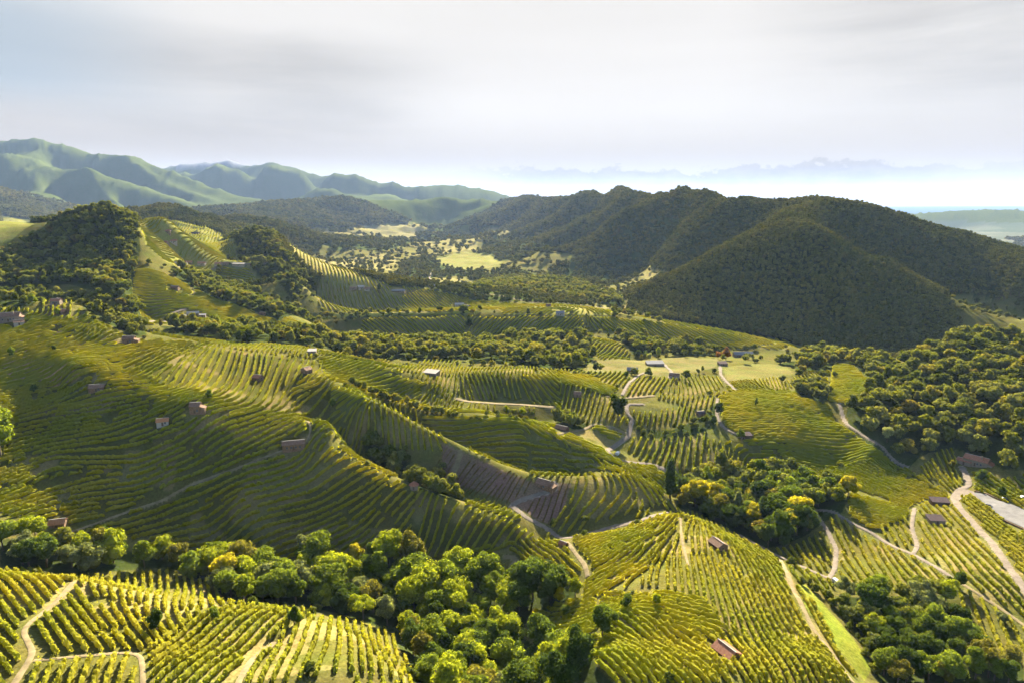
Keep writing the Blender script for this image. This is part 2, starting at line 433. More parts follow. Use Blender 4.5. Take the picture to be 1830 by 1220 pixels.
def interp_w(az, ln):
    az = np.clip(az, AZ0, AZ1 - 1e-9); ln = np.clip(ln, LN0, LN1 - 1e-9)
    fa = (az - AZ0) / (AZ1 - AZ0) * (NCA - 1)
    ia = np.clip(fa.astype(int), 0, NCA - 2); ta = fa - ia
    il = np.clip(np.searchsorted(GLN, ln, side='right') - 1, 0, NCL - 2)
    tl = (ln - GLN[il]) / (GLN[il + 1] - GLN[il])
    return (GW[il, ia] * (1 - ta) + GW[il, ia + 1] * ta) * (1 - tl) + (GW[il + 1, ia] * (1 - ta) + GW[il + 1, ia + 1] * ta) * tl


def height(X, Y):
    """ground height at plan position"""
    X = np.asarray(X, float); Y = np.asarray(Y, float)
    z = interp_w(X / Y, np.log(Y)) * Y + FLOOR
    near = 1 - sstep(700, 1400, Y)
    z = z + near * (fbm(X / 34, Y / 34, 3, 3) - 0.5) * 2.2 + near * (fbm(X / 7, Y / 7, 2, 5) - 0.5) * 0.35
    far = sstep(900, 1500, Y) * (1 - sstep(9000, 13000, Y))
    hill = sstep(-170, -110, z)
    z = z + far * (0.25 + 0.75 * hill) * ((fbm(X / 150, Y / 230, 4, 11, True) - 0.70) * 32)
    vf = sstep(2600, 4600, Y)
    z = z + vf * sstep(-150, 300, z) * (fbm(X / 900 + Y / 3600, Y / 3600 - X / 3600, 4, 21, True) - 0.75) * 150
    z = z + sstep(1900, 3000, Y) * (1 - sstep(7000, 9000, Y)) * (X / Y < -0.02) * (1 - sstep(-150, -60, z)) * (fbm(X / 330, Y / 330, 4, 31, True) - 0.35) * 70
    return z


# ground sheet: a fan of quads, fine near the viewer and coarser with distance
TNA = 820
TLN = np.concatenate([np.linspace(math.log(90), math.log(900), 560, endpoint=False),
                      np.linspace(math.log(900), math.log(6000), 190, endpoint=False), np.linspace(math.log(6000), math.log(30000), 80)])
TAZ = np.linspace(-1.08, 1.08, TNA)
TL2, TA2 = np.meshgrid(TLN, TAZ, indexing='ij')
TY = np.exp(TL2); TX = TA2 * TY
TZ = height(TX, TY)
TT = TZ / TY


def cast(u, v):
    """first ground point seen through a pixel"""
    a, t = px_dir(u, v)
    a, t = float(a), float(t)
    f = (a - TAZ[0]) / (TAZ[-1] - TAZ[0]) * (TNA - 1)
    i = min(max(int(f), 0), TNA - 2); w = f - i
    col = TT[:, i] * (1 - w) + TT[:, i + 1] * w
    hit = np.nonzero(col >= t)[0]
    if len(hit) == 0:
        j = int(np.argmax(col)); l = TLN[j]
    else:
        j = hit[0]
        if j == 0:
            l = TLN[0]
        else:
            g = (t - col[j - 1]) / (col[j] - col[j - 1])
            l = TLN[j - 1] + g * (TLN[j] - TLN[j - 1])
    Y = math.exp(l)
    return a * Y, Y


def castz(u, v):
    x, y = cast(u, v)
    return Vector((x, y, float(height(x, y))))

# ------------------------------------------------------------------ materials
def new_mat(name):
    m = bpy.data.materials.new(name)
    m.use_nodes = True
    nt = m.node_tree
    nt.nodes.clear()
    return m, nt.nodes, nt.links


def finish(nodes, links, shader):
    out = nodes.new('ShaderNodeOutputMaterial')
    links.new(shader, out.inputs[0])


def noise(nodes, links, scale, detail=3, rough=0.55, vec=None, dist=0.0):
    n = nodes.new('ShaderNodeTexNoise')
    n.inputs['Scale'].default_value = scale
    n.inputs['Detail'].default_value = detail
    n.inputs['Roughness'].default_value = rough
    n.inputs['Distortion'].default_value = dist
    if vec is not None:
        links.new(vec, n.inputs[0])
    return n.outputs[0]


def leafy(nodes, links, colour, trans=0.45, tint=(1.25, 1.3, 0.55)):
    """matt leaf that lets light through"""
    d = nodes.new('ShaderNodeBsdfDiffuse'); t = nodes.new('ShaderNodeBsdfTranslucent'); mx = nodes.new('ShaderNodeMixShader')
    links.new(colour, d.inputs[0])
    links.new(mixc(nodes, links, 1.0, colour, tint, 'MULTIPLY'), t.inputs[0])
    mx.inputs[0].default_value = trans
    links.new(d.outputs[0], mx.inputs[1]); links.new(t.outputs[0], mx.inputs[2])
    return mx.outputs[0]


def mat_ground():
    m, n, l = new_mat('ground')
    at = n.new('ShaderNodeAttribute'); at.attribute_name = 'cover'
    geo = n.new('ShaderNodeNewGeometry')
    a = noise(n, l, 0.9, 5, 0.65, geo.outputs['Position'])
    b = noise(n, l, 0.06, 4, 0.6, geo.outputs['Position'])
    f1 = ramp(n, l, a, [(0.3, 0.62), (0.7, 1.35)])
    f2 = ramp(n, l, b, [(0.3, (0.85, 0.98, 0.8)), (0.7, (1.18, 1.02, 1.1))])
    c = mixc(n, l, 1.0, at.outputs['Color'], f1, 'MULTIPLY')
    c = mixc(n, l, 1.0, c, f2, 'MULTIPLY')
    d = n.new('ShaderNodeBsdfDiffuse')
    l.new(c, d.inputs[0])
    a = mathn(n, l, 'ADD', a, mathn(n, l, 'MULTIPLY', noise(n, l, 0.012, 6, 0.6, geo.outputs['Position']), 14.0))
    bp = n.new('ShaderNodeBump'); bp.inputs['Strength'].default_value = 0.6; bp.inputs['Distance'].default_value = 0.5
    l.new(a, bp.inputs['Height']); l.new(bp.outputs[0], d.inputs['Normal'])
    finish(n, l, d.outputs[0])
    return m


def mat_vine(name='vine_leaves', young=False):
    m, n, l = new_mat(name)
    geo = n.new('ShaderNodeNewGeometry')
    a = noise(n, l, 0.022, 3, 0.5, geo.outputs['Position'])
    b = noise(n, l, 1.1, 4, 0.7, geo.outputs['Position'])
    if young:
        c1 = mixc(n, l, ramp(n, l, b, [(0.4, 0.0), (0.6, 1.0)]), (0.09, 0.065, 0.03), (0.13, 0.11, 0.035))
    else:
        c1 = mixc(n, l, ramp(n, l, a, [(0.36, 0.0), (0.64, 1.0)]), (0.175, 0.195, 0.018), (0.265, 0.240, 0.024))
        c1 = mixc(n, l, ramp(n, l, b, [(0.66, 0.0), (0.84, 0.6)]), c1, (0.25, 0.18, 0.02))
        c1 = mixc(n, l, ramp(n, l, b, [(0.22, 0.75), (0.42, 0.0)]), c1, (0.045, 0.085, 0.012))
    finish(n, l, leafy(n, l, c1, 0.5, (1.45, 1.4, 0.5)))
    return m


def mat_tree(name, use_random):
    m, n, l = new_mat(name)
    oi = n.new('ShaderNodeObjectInfo')
    at = n.new('ShaderNodeAttribute'); at.attribute_name = 'tone'
    geo = n.new('ShaderNodeNewGeometry')
    if use_random:
        base = ramp(n, l, oi.outputs['Random'], [(0.0, (0.050, 0.070, 0.016)), (0.25, (0.084, 0.115, 0.022)), (0.60, (0.150, 0.170, 0.026)), (0.80, (0.140, 0.165, 0.060)), (0.94, (0.215, 0.205, 0.034)), (1.0, (0.150, 0.125, 0.034))])
    else:
        base = oi.outputs['Color']
    if use_random:
        g2 = noise(n, l, 0.006, 4, 0.6, geo.outputs['Position'])
        far = mixc(n, l, ramp(n, l, g2, [(0.35, 0.0), (0.65, 1.0)]), (0.042, 0.047, 0.015), (0.118, 0.095, 0.025))
        base = mixc(n, l, 0.65 if name == 'forest_leaves' else 0.3, base, far)
    f = ramp(n, l, at.outputs['Fac'], [(0.0, (0.62, 0.66, 0.7)), (1.0, (1.4, 1.35, 1.2))])
    c = mixc(n, l, 1.0, base, f, 'MULTIPLY')
    b = noise(n, l, 0.5, 3, 0.6, geo.outputs['Position'])
    c = mixc(n, l, 1.0, c, ramp(n, l, b, [(0.3, 0.75), (0.7, 1.3)]), 'MULTIPLY')
    finish(n, l, leafy(n, l, c, 0.12 if name == 'forest_leaves' else 0.45, (1.5, 1.4, 0.55)))
    return m


def mat_plain(name, col, rough=0.9, var=0.25, scale=1.5, spec=0.2, metal=0.0, col2=None):
    m, n, l = new_mat(name)
    p = n.new('ShaderNodeBsdfPrincipled')
    tc = n.new('ShaderNodeTexCoord')
    a = noise(n, l, scale, 5, 0.65, tc.outputs['Object'])
    if col2 is None:
        col2 = tuple(min(1, c * (1 + var)) for c in col)
        col = tuple(c * (1 - var) for c in col)
    l.new(mixc(n, l, ramp(n, l, a, [(0.35, 0.0), (0.65, 1.0)]), col, col2), p.inputs['Base Color'])
    p.inputs['Roughness'].default_value = rough
    p.inputs['Specular IOR Level'].default_value = spec
    p.inputs['Metallic'].default_value = metal
    finish(n, l, p.outputs[0])
    return m


def mat_tiles(name, col, col2):
    """clay roof tiles: blotchy colour with courses across the slope"""
    m, n, l = new_mat(name)
    p = n.new('ShaderNodeBsdfPrincipled')
    tc = n.new('ShaderNodeTexCoord')
    a = noise(n, l, 1.2, 5, 0.7, tc.outputs['Object'])
    c = mixc(n, l, ramp(n, l, a, [(0.32, 0.0), (0.68, 1.0)]), col, col2)
    w = n.new('ShaderNodeTexWave'); w.inputs['Scale'].default_value = 2.2; w.inputs['Distortion'].default_value = 1.0
    l.new(tc.outputs['Object'], w.inputs[0])
    c = mixc(n, l, 1.0, c, ramp(n, l, w.outputs[1], [(0.0, 0.7), (0.5, 1.1)]), 'MULTIPLY')
    l.new(c, p.inputs['Base Color'])
    p.inputs['Roughness'].default_value = 0.95
    p.inputs['Specular IOR Level'].default_value = 0.1
    bp = n.new('ShaderNodeBump'); bp.inputs['Strength'].default_value = 0.8; bp.inputs['Distance'].default_value = 0.06
    l.new(w.outputs[1], bp.inputs['Height']); l.new(bp.outputs[0], p.inputs['Normal'])
    finish(n, l, p.outputs[0])
    return m


M = dict(
    ground=mat_ground(), vine=mat_vine(), young=mat_vine('young_vines', True),
    leaf=mat_tree('tree_leaves', False), wood=mat_tree('wood_leaves', True), forest=mat_tree('forest_leaves', True),
    bark=mat_plain('bark', (0.10, 0.075, 0.05), 1, 0.3, 3),
    gravel=mat_plain('gravel', (0.135, 0.112, 0.088), 1, 0.22, 0.35, 0.05),
    track=mat_plain('dirt_track', (0.15, 0.12, 0.065), 1, 0.25, 0.4, 0.05),
    paving=mat_plain('paving', (0.125, 0.122, 0.12), 1.0, 0.15, 0.25, 0.0),
    stone=mat_plain('stone_wall', (0.15, 0.095, 0.058), 1, 0.35, 1.8, 0.1),
    plaster=mat_plain('plaster', (0.18, 0.14, 0.10), 0.95, 0.12, 0.8, 0.1),
    white=mat_plain('white_wall', (0.27, 0.24, 0.20), 0.9, 0.08, 0.8, 0.1),
    timber=mat_plain('timber', (0.09, 0.06, 0.04), 0.9, 0.3, 2, 0.1),
    dark=mat_plain('dark_opening', (0.02, 0.02, 0.022), 0.6, 0.2, 2, 0.2),
    glass=mat_plain('window_glass', (0.04, 0.05, 0.06), 0.4, 0.1, 2, 0.3),
    red_tile=mat_tiles('red_tiles', (0.20, 0.08, 0.045), (0.28, 0.14, 0.085)),
    brown_tile=mat_tiles('brown_tiles', (0.12, 0.07, 0.045), (0.20, 0.125, 0.085)),
    orange_tile=mat_tiles('orange_tiles', (0.26, 0.11, 0.045), (0.34, 0.17, 0.08)),
    grey_roof=mat_plain('grey_sheet_roof', (0.15, 0.15, 0.155), 1.0, 0.12, 1, 0.02),
    pale_roof=mat_plain('pale_roof', (0.26, 0.24, 0.215), 1.0, 0.12, 1, 0.02),
    dark_roof=mat_plain('dark_sheet_roof', (0.06, 0.045, 0.045), 1.0, 0.2, 1, 0.02),
    car_white=mat_plain('white_car_paint', (0.45, 0.45, 0.45), 0.5, 0.03, 1, 0.3),
    car_dark=mat_plain('dark_car_paint', (0.03, 0.035, 0.045), 0.5, 0.05, 1, 0.3),
    rubber=mat_plain('rubber', (0.02, 0.02, 0.02), 0.9, 0.1, 4, 0.1),
    hay=mat_plain('straw', (0.45, 0.34, 0.14), 1, 0.2, 3, 0.1),
)


def mesh_from(name, co, faces, mat=None, smooth=False, tone=None):
    """one mesh from arrays; faces is a list of (n,k) index arrays"""
    me = bpy.data.meshes.new(name)
    co = np.asarray(co, np.float32)
    fs = [np.asarray(f, np.int32) for f in (faces if isinstance(faces, (list, tuple)) else [faces]) if len(f)]
    me.vertices.add(len(co)); me.vertices.foreach_set('co', co.ravel())
    tot = sum(f.size for f in fs); npoly = sum(len(f) for f in fs)
    me.loops.add(tot); me.loops.foreach_set('vertex_index', np.concatenate([f.ravel() for f in fs]))
    st, cur = [], 0
    for f in fs:
        st.append(cur + np.arange(len(f)) * f.shape[1]); cur += f.size
    me.polygons.add(npoly); me.polygons.foreach_set('loop_start', np.concatenate(st).astype(np.int32))
    me.polygons.foreach_set('use_smooth', np.full(npoly, smooth))
    me.update()
    if tone is not None:
        at = me.attributes.new('tone', 'FLOAT', 'POINT')
        at.data.foreach_set('value', np.asarray(tone, np.float32))
    if mat is not None:
        me.materials.append(mat)
    return me


def link(name, me, parent=None, loc=None, rotz=0.0, **props):
    o = bpy.data.objects.new(name, me)
    COL.objects.link(o)
    if parent is not None:
        o.parent = parent
    if loc is not None:
        o.location = loc
    if rotz:
        o.rotation_euler = (0, 0, rotz)
    for k, v in props.items():
        o[k] = v
    return o


# ------------------------------------------------------------------ plan polygons traced on the ground
def plan(poly):
    return np.array([cast(u, v) for u, v in poly])


def inside(px, py, P):
    r = np.zeros(px.shape, bool)
    x, y = P[:, 0], P[:, 1]
    j = len(P) - 1
    for i in range(len(P)):
        c = ((y[i] > py) != (y[j] > py))
        with np.errstate(divide='ignore', invalid='ignore'):
            xx = (x[j] - x[i]) * (py - y[i]) / (y[j] - y[i]) + x[i]
        r ^= c & (px < xx)
        j = i
    return r


# vineyards: (name, description, outline, guide lines along the rows, spacing, style)
FIELDS = [
    ('knoll edge', 'bottom left vineyard, left of the dirt track', [(0, 1025), (60, 1022), (118, 1045), (75, 1100), (40, 1115), (0, 1120)], [[(20, 1050), (60, 1100)]], 2.9, 'v'),
    ('knoll corner', 'vineyard cut by the bottom left corner', [(0, 1125), (34, 1122), (56, 1160), (40, 1190), (10, 1220), (0, 1220)], [[(8, 1130), (45, 1170)]], 2.9, 'v'),
    ('knoll main', 'curved vineyard right of the bottom left track', [(122, 1045), (200, 1032), (300, 1026), (370, 1045), (400, 1080), (330, 1108), (280, 1150), (230, 1160), (85, 1172), (70, 1140), (50, 1120), (72, 1098)], [[(100, 1070), (185, 1160)], [(150, 1060), (215, 1150)], [(240, 1045), (232, 1085)], [(290, 1045), (280, 1090)], [(340, 1060), (330, 1090)]], 2.9, 'v'),
    ('knoll foot', 'bottom edge strip below the curved track', [(88, 1182), (230, 1172), (250, 1180), (245, 1220), (50, 1220), (70, 1195)], [[(95, 1176), (81, 1216)], [(190, 1180), (178, 1215)]], 2.9, 'v'),
    ('knoll middle', 'vineyard below the two mop-headed trees', [(266, 1172), (300, 1150), (340, 1120), (400, 1092), (470, 1090), (508, 1106), (480, 1150), (430, 1200), (415, 1220), (264, 1220)], [[(270, 1200), (370, 1120)], [(360, 1215), (480, 1110)]], 2.9, 'v'),
    ('knoll right', 'golden vineyard left of the bottom ravine', [(440, 1220), (500, 1150), (530, 1108), (600, 1108), (690, 1132), (722, 1180), (726, 1220)], [[(480, 1215), (520, 1130)], [(576, 1149), (545, 1220)], [(624, 1125), (644, 1217)], [(702, 1149), (714, 1220)]], 2.9, 'v'),
    ('left slope', 'big left hillside vineyard with stone houses', [(-60, 590), (0, 580), (60, 560), (110, 545), (150, 560), (200, 590), (240, 610), (330, 612), (430, 628), (520, 640), (570, 650), (590, 700), (585, 760), (560, 790), (620, 822), (700, 862), (740, 880), (830, 912), (900, 935), (955, 962), (880, 975), (700, 995), (560, 990), (400, 975), (330, 965), (200, 950), (100, 935), (0, 915), (-60, 905)],
        [[(0, 818), (68, 801), (102, 795)], [(0, 859), (85, 825), (217, 829)], [(0, 893), (95, 849)], [(102, 890), (237, 873)], [(0, 922), (81, 895), (142, 874)], [(152, 955), (295, 908)], [(291, 898), (440, 844)], [(339, 878), (508, 817)], [(501, 932), (620, 891)], [(542, 973), (620, 939)],
         [(277, 772), (318, 759)], [(351, 816), (426, 768)], [(407, 820), (500, 764)], [(426, 853), (506, 831)], [(0, 598), (82, 574)], [(0, 629), (115, 598)], [(66, 664), (164, 631)], [(197, 582), (148, 605)], [(115, 533), (105, 565)], [(102, 690), (180, 657)], [(0, 740), (90, 715)], [(120, 740), (230, 720)],
         [(425, 632), (418, 665)], [(463, 636), (463, 653)], [(505, 639), (496, 661)], [(528, 643), (515, 670)], [(468, 681), (455, 706)], [(492, 678), (480, 708)], [(518, 698), (544, 691)], [(237, 618), (305, 611)], [(260, 660), (300, 640)], [(330, 680), (345, 650)], [(400, 690), (420, 650)], [(372, 737), (339, 764)],
         [(600, 885), (668, 841)], [(651, 960), (736, 875)], [(763, 960), (803, 879)], [(820, 943), (881, 899)], [(888, 950), (932, 919)], [(560, 800), (545, 830)], [(560, 900), (610, 870)]], 3.7, 'v'),
    ('spur shoulder', 'shoulder vineyard above the tree-filled gully', [(596, 690), (660, 716), (730, 756), (785, 785), (845, 818), (910, 845), (880, 840), (800, 800), (700, 790), (640, 800), (610, 790), (590, 760)], [[(600, 745), (640, 715)], [(627, 743), (620, 777)], [(678, 723), (681, 743)], [(736, 750), (746, 773)], [(800, 790), (812, 808)]], 3.3, 'v'),
    ('upper ridge', 'ridge vineyard above the long hedge', [(575, 640), (651, 648), (736, 672), (803, 703), (830, 718), (800, 738), (730, 722), (650, 695), (600, 680)], [[(600, 665), (650, 648)], [(700, 690), (740, 675)], [(800, 700), (790, 725)]], 3.2, 'v'),
    ('terraces', 'sunlit terraces above the pale path in the centre', [(700, 668), (850, 668), (900, 672), (880, 712), (840, 712), (790, 690)], [[(800, 672), (792, 700)], [(840, 680), (848, 700)]], 3.4, 'v'),
    ('bowl', 'shaded bowl vineyard below the hedge', [(812, 750), (888, 750), (930, 755), (955, 775), (1007, 796), (1075, 828), (1108, 842), (1040, 846), (965, 845), (922, 836), (860, 808), (800, 775), (760, 750)], [[(803, 763), (905, 753)], [(850, 790), (920, 782)], [(939, 817), (1060, 822)], [(939, 763), (952, 785)], [(1007, 794), (1010, 812)], [(1060, 815), (1066, 830)]], 3.3, 'v'),
    ('spur back', 'vineyard beside the small hut below the clump of trees', [(945, 762), (985, 772), (1050, 762), (1095, 790), (1085, 803), (1110, 830), (1075, 818), (1007, 786)], [[(950, 765), (975, 785)], [(1040, 775), (1085, 795)]], 3.2, 'v'),
    ('brown field', 'brown field around the ruined house', [(790, 790), (850, 818), (915, 848), (965, 866), (1020, 862), (1015, 900), (990, 935), (960, 930), (918, 900), (880, 885), (800, 860), (790, 830)], [[(888, 828), (837, 872)], [(860, 815), (830, 850)], [(940, 850), (915, 895)], [(1000, 870), (980, 930)]], 3.0, 'y'),
    ('spur end', 'curving vineyard right of the brown field', [(1024, 858), (1057, 850), (1110, 850), (1150, 858), (1178, 880), (1170, 900), (1130, 908), (1060, 925), (1010, 948), (990, 940), (1010, 905)], [[(1024, 858), (1017, 895), (990, 936)], [(1057, 852), (1071, 885), (1030, 930)], [(1101, 852), (1122, 885), (1081, 920)], [(1142, 858), (1169, 892)]], 4.0, 'v'),
    ('dome', 'dome-shaped vineyard around the brown hut', [(1030, 968), (1100, 950), (1190, 926), (1240, 920), (1300, 952), (1370, 990), (1408, 1012), (1425, 1060), (1470, 1130), (1515, 1200), (1520, 1220), (1400, 1220), (1330, 1130), (1290, 1110), (1255, 1070), (1052, 1065), (1055, 1000)], [[(1044, 1057), (1142, 1013), (1213, 932)], [(1060, 990), (1180, 950)], [(1205, 1015), (1208, 1070)], [(1222, 940), (1240, 1070)], [(1254, 1000), (1272, 1072)], [(1290, 1000), (1326, 1090), (1353, 1148)], [(1380, 1018), (1434, 1108), (1470, 1162), (1525, 1216)], [(1300, 960), (1360, 1010)]], 2.7, 'v'),
    ('dome foot', 'dense vineyard around the red-tiled hut', [(1095, 1085), (1255, 1076), (1290, 1114), (1325, 1136), (1390, 1220), (1090, 1222), (1068, 1180), (1085, 1150)], [[(1120, 1110), (1180, 1160)], [(1180, 1180), (1220, 1215)], [(1330, 1150), (1370, 1205)], [(1130, 1085), (1230, 1100)]], 2.5, 'v'),
    ('ravine lip', 'curved vineyard below the road junction', [(830, 1008), (880, 983), (940, 970), (1000, 968), (1020, 995), (1025, 1035), (985, 1035), (950, 1003), (900, 1012), (840, 1022)], [[(939, 973), (976, 1000), (993, 1027)], [(860, 1000), (900, 985)]], 2.9, 'v'),
    ('ravine side', 'narrow vineyard left of the lone tree', [(920, 1085), (960, 1074), (1050, 1080), (1060, 1125), (1000, 1112), (930, 1098)], [[(930, 1085), (1040, 1090)]], 2.6, 'v'),
    ('broad meadow', 'broad flat vineyard right of centre', [(1290, 708), (1340, 700), (1420, 702), (1475, 724), (1490, 757), (1540, 792), (1590, 828), (1480, 835), (1420, 832), (1390, 800), (1340, 790), (1312, 768), (1292, 750)], [[(1300, 760), (1500, 765)], [(1400, 815), (1560, 815)], [(1300, 715), (1450, 718)]], 2.9, 'v'),
    ('right slope', 'vineyard running down to the dark shed', [(1430, 838), (1600, 833), (1640, 850), (1672, 825), (1695, 800), (1716, 855), (1718, 875), (1690, 888), (1650, 888), (1610, 905), (1540, 888), (1500, 862)], [[(1549, 835), (1661, 879)], [(1690, 815), (1710, 865)], [(1665, 835), (1700, 880)], [(1480, 850), (1560, 880)]], 2.7, 'v'),
    ('shaded terrace', 'half shaded vineyard beside the copse', [(1522, 872), (1580, 890), (1615, 910), (1608, 935), (1560, 942), (1527, 920)], [[(1530, 905), (1615, 925)]], 3.2, 'v'),
    ('shed field', 'vineyard around the flat brown shed', [(1640, 915), (1665, 900), (1695, 905), (1760, 970), (1822, 1058), (1830, 1100), (1790, 1090), (1720, 1035), (1660, 1000), (1648, 960)], [[(1691, 922), (1786, 1020)], [(1645, 930), (1701, 1010)], [(1760, 1040), (1800, 1080)]], 3.7, 'v'),
    ('right corner', 'lower right vineyard behind the scrub', [(1722, 1045), (1820, 1100), (1830, 1180), (1760, 1165), (1725, 1100)], [[(1755, 1060), (1790, 1150)]], 3.6, 'v'),
    ('fork', 'vineyard in the gravel track fork', [(1500, 1000), (1535, 960), (1590, 985), (1660, 1014), (1695, 1036), (1600, 1045), (1520, 1045), (1503, 1030)], [[(1498, 1000), (1532, 1047)], [(1560, 985), (1590, 1040)], [(1600, 990), (1640, 1035)]], 3.5, 'v'),
    ('fork top', 'tiny vineyard between the two gravel tracks on the right', [(1570, 948), (1618, 928), (1630, 975), (1610, 975)], [[(1590, 942), (1605, 972)]], 3.4, 'v'),
    ('copse side', 'shaded vineyard inside the loop of the gravel track', [(1470, 922), (1500, 922), (1540, 945), (1530, 965), (1500, 990), (1497, 960)], [[(1490, 930), (1510, 975)]], 3.3, 'v'),
    ('yard side', 'vineyard between the drive and paved yard', [(1712, 896), (1735, 888), (1790, 940), (1830, 978), (1830, 1030), (1775, 965), (1725, 915)], [[(1720, 905), (1820, 985)]], 2.5, 'v'),
    ('yard back', 'vineyard above the paved yard at the right edge', [(1740, 848), (1762, 850), (1830, 882), (1830, 905), (1790, 892), (1752, 876)], [[(1745, 855), (1800, 890)]], 3.2, 'v'),
    ('hill pocket', 'pale vineyard in the pocket of woods on the right', [(1495, 652), (1525, 655), (1555, 690), (1545, 705), (1500, 722), (1482, 712), (1490, 690)], [[(1490, 690), (1540, 692)]], 2.8, 'v'),
    ('centre left', 'striped vineyard left of the big round tree', [(1000, 690), (1045, 695), (1090, 712), (1093, 738), (1126, 754), (1120, 768), (1090, 765), (1058, 757), (1030, 750), (1005, 735)], [[(1070, 707), (1058, 750)], [(1110, 740), (1098, 762)], [(1020, 700), (1012, 735)]], 3.5, 'v'),
    ('hill side', 'rounded vineyard hillside above the tiny hut in the centre', [(940, 672), (1000, 672), (1000, 735), (975, 728), (985, 700), (950, 690)], [[(960, 680), (985, 710)]], 3.2, 'v'),
    ('road bend', 'vineyard inside the bend of the farm road in the centre', [(1010, 765), (1060, 760), (1118, 775), (1118, 787), (1088, 800), (1060, 795), (1025, 778)], [[(1040, 768), (1110, 785)]], 3.1, 'v'),
    ('centre right', 'pale striped vineyard right of the big round tree', [(1125, 737), (1180, 740), (1240, 722), (1272, 708), (1272, 722), (1240, 737), (1210, 752), (1140, 757)], [[(1148, 736), (1144, 752)], [(1250, 712), (1245, 728)]], 3.6, 'v'),
    ('stripe one', 'diagonally striped vineyard below the grey-roofed hut', [(1055, 666), (1115, 666), (1122, 680), (1110, 690), (1080, 688)], [[(1087, 685), (1107, 666)]], 3.6, 'v'),
    ('green slope', 'dark green vineyard slope above the big round tree', [(1000, 672), (1050, 672), (1100, 695), (1088, 706), (1040, 690), (1005, 685)], [[(1020, 675), (1080, 700)]], 2.5, 'v'),
    ('stripe two', 'fan-shaped vineyard beside the winding gravel path', [(1128, 695), (1142, 674), (1190, 676), (1182, 690), (1168, 702), (1160, 708), (1125, 710)], [[(1135, 706), (1152, 678)], [(1165, 704), (1182, 680)]], 3.4, 'v'),
    ('stripe three', 'rolling vineyard left of the gravel path in the right centre', [(1185, 702), (1215, 687), (1240, 674), (1280, 674), (1286, 690), (1270, 698), (1215, 706)], [[(1252, 675), (1262, 695)], [(1195, 695), (1193, 708)]], 3.8, 'v'),
    ('stripe four', 'small vineyard above the broad flat vineyard', [(1302, 685), (1340, 680), (1385, 676), (1408, 690), (1400, 698), (1310, 701)], [[(1310, 684), (1350, 700)], [(1385, 678), (1392, 695)]], 2.8, 'v'),
    ('bottom stripes', 'widely striped vineyard above the cypress', [(1132, 785), (1180, 787), (1230, 782), (1262, 770), (1250, 792), (1250, 812), (1300, 803), (1290, 818), (1260, 832), (1225, 834), (1190, 832), (1150, 820), (1128, 805)], [[(1166, 797), (1155, 822)], [(1222, 790), (1215, 830)], [(1262, 808), (1260, 828)]], 4.2, 'v'),
    ('cypress side', 'small vineyard left of the tall cypress', [(1134, 832), (1170, 830), (1188, 843), (1182, 860), (1150, 848)], [[(1140, 834), (1175, 852)]], 3.2, 'v'),
    ('belt field', 'long narrow vineyard below the belt of woods in the centre', [(690, 652), (800, 656), (960, 658), (955, 668), (850, 666), (720, 662)], [[(900, 658), (897, 667)], [(740, 655), (730, 662)]], 2.8, 'v'),
    ('wood knoll', 'steep striped vineyard right of the central wood', [(1058, 604), (1085, 607), (1122, 632), (1118, 642), (1078, 642), (1062, 622)], [[(1078, 640), (1106, 620)]], 3.8, 'v'),
    ('mid crest', 'long crest of vineyards with shaded faces in the middle distance', [(650, 573), (800, 565), (900, 569), (1000, 565), (1100, 570), (1200, 581), (1300, 598), (1380, 614), (1330, 622), (1240, 610), (1150, 596), (1050, 588), (960, 592), (840, 598), (800, 602), (740, 604), (650, 600)], [[(760, 578), (785, 600)], [(1100, 572), (1125, 590)], [(1000, 570), (980, 588)], [(1250, 592), (1290, 612)], [(900, 572), (880, 592)]], 4.2, 'f'),
    ('farm slope', 'sunlit vineyard slope around the long farmhouse at the upper left', [(240, 484), (330, 506), (420, 542), (500, 564), (540, 580), (440, 578), (400, 582), (330, 577), (270, 580), (250, 560), (238, 520)], [[(280, 500), (340, 515)], [(270, 550), (380, 545)], [(420, 548), (480, 562)]], 4.2, 'f'),
    ('hamlet slope', 'vineyard slope under the middle-distance hamlet', [(720, 530), (760, 518), (830, 533), (870, 545), (900, 552), (800, 558), (740, 556)], [[(850, 542), (900, 548)], [(760, 525), (790, 550)]], 4.4, 'f'),
]
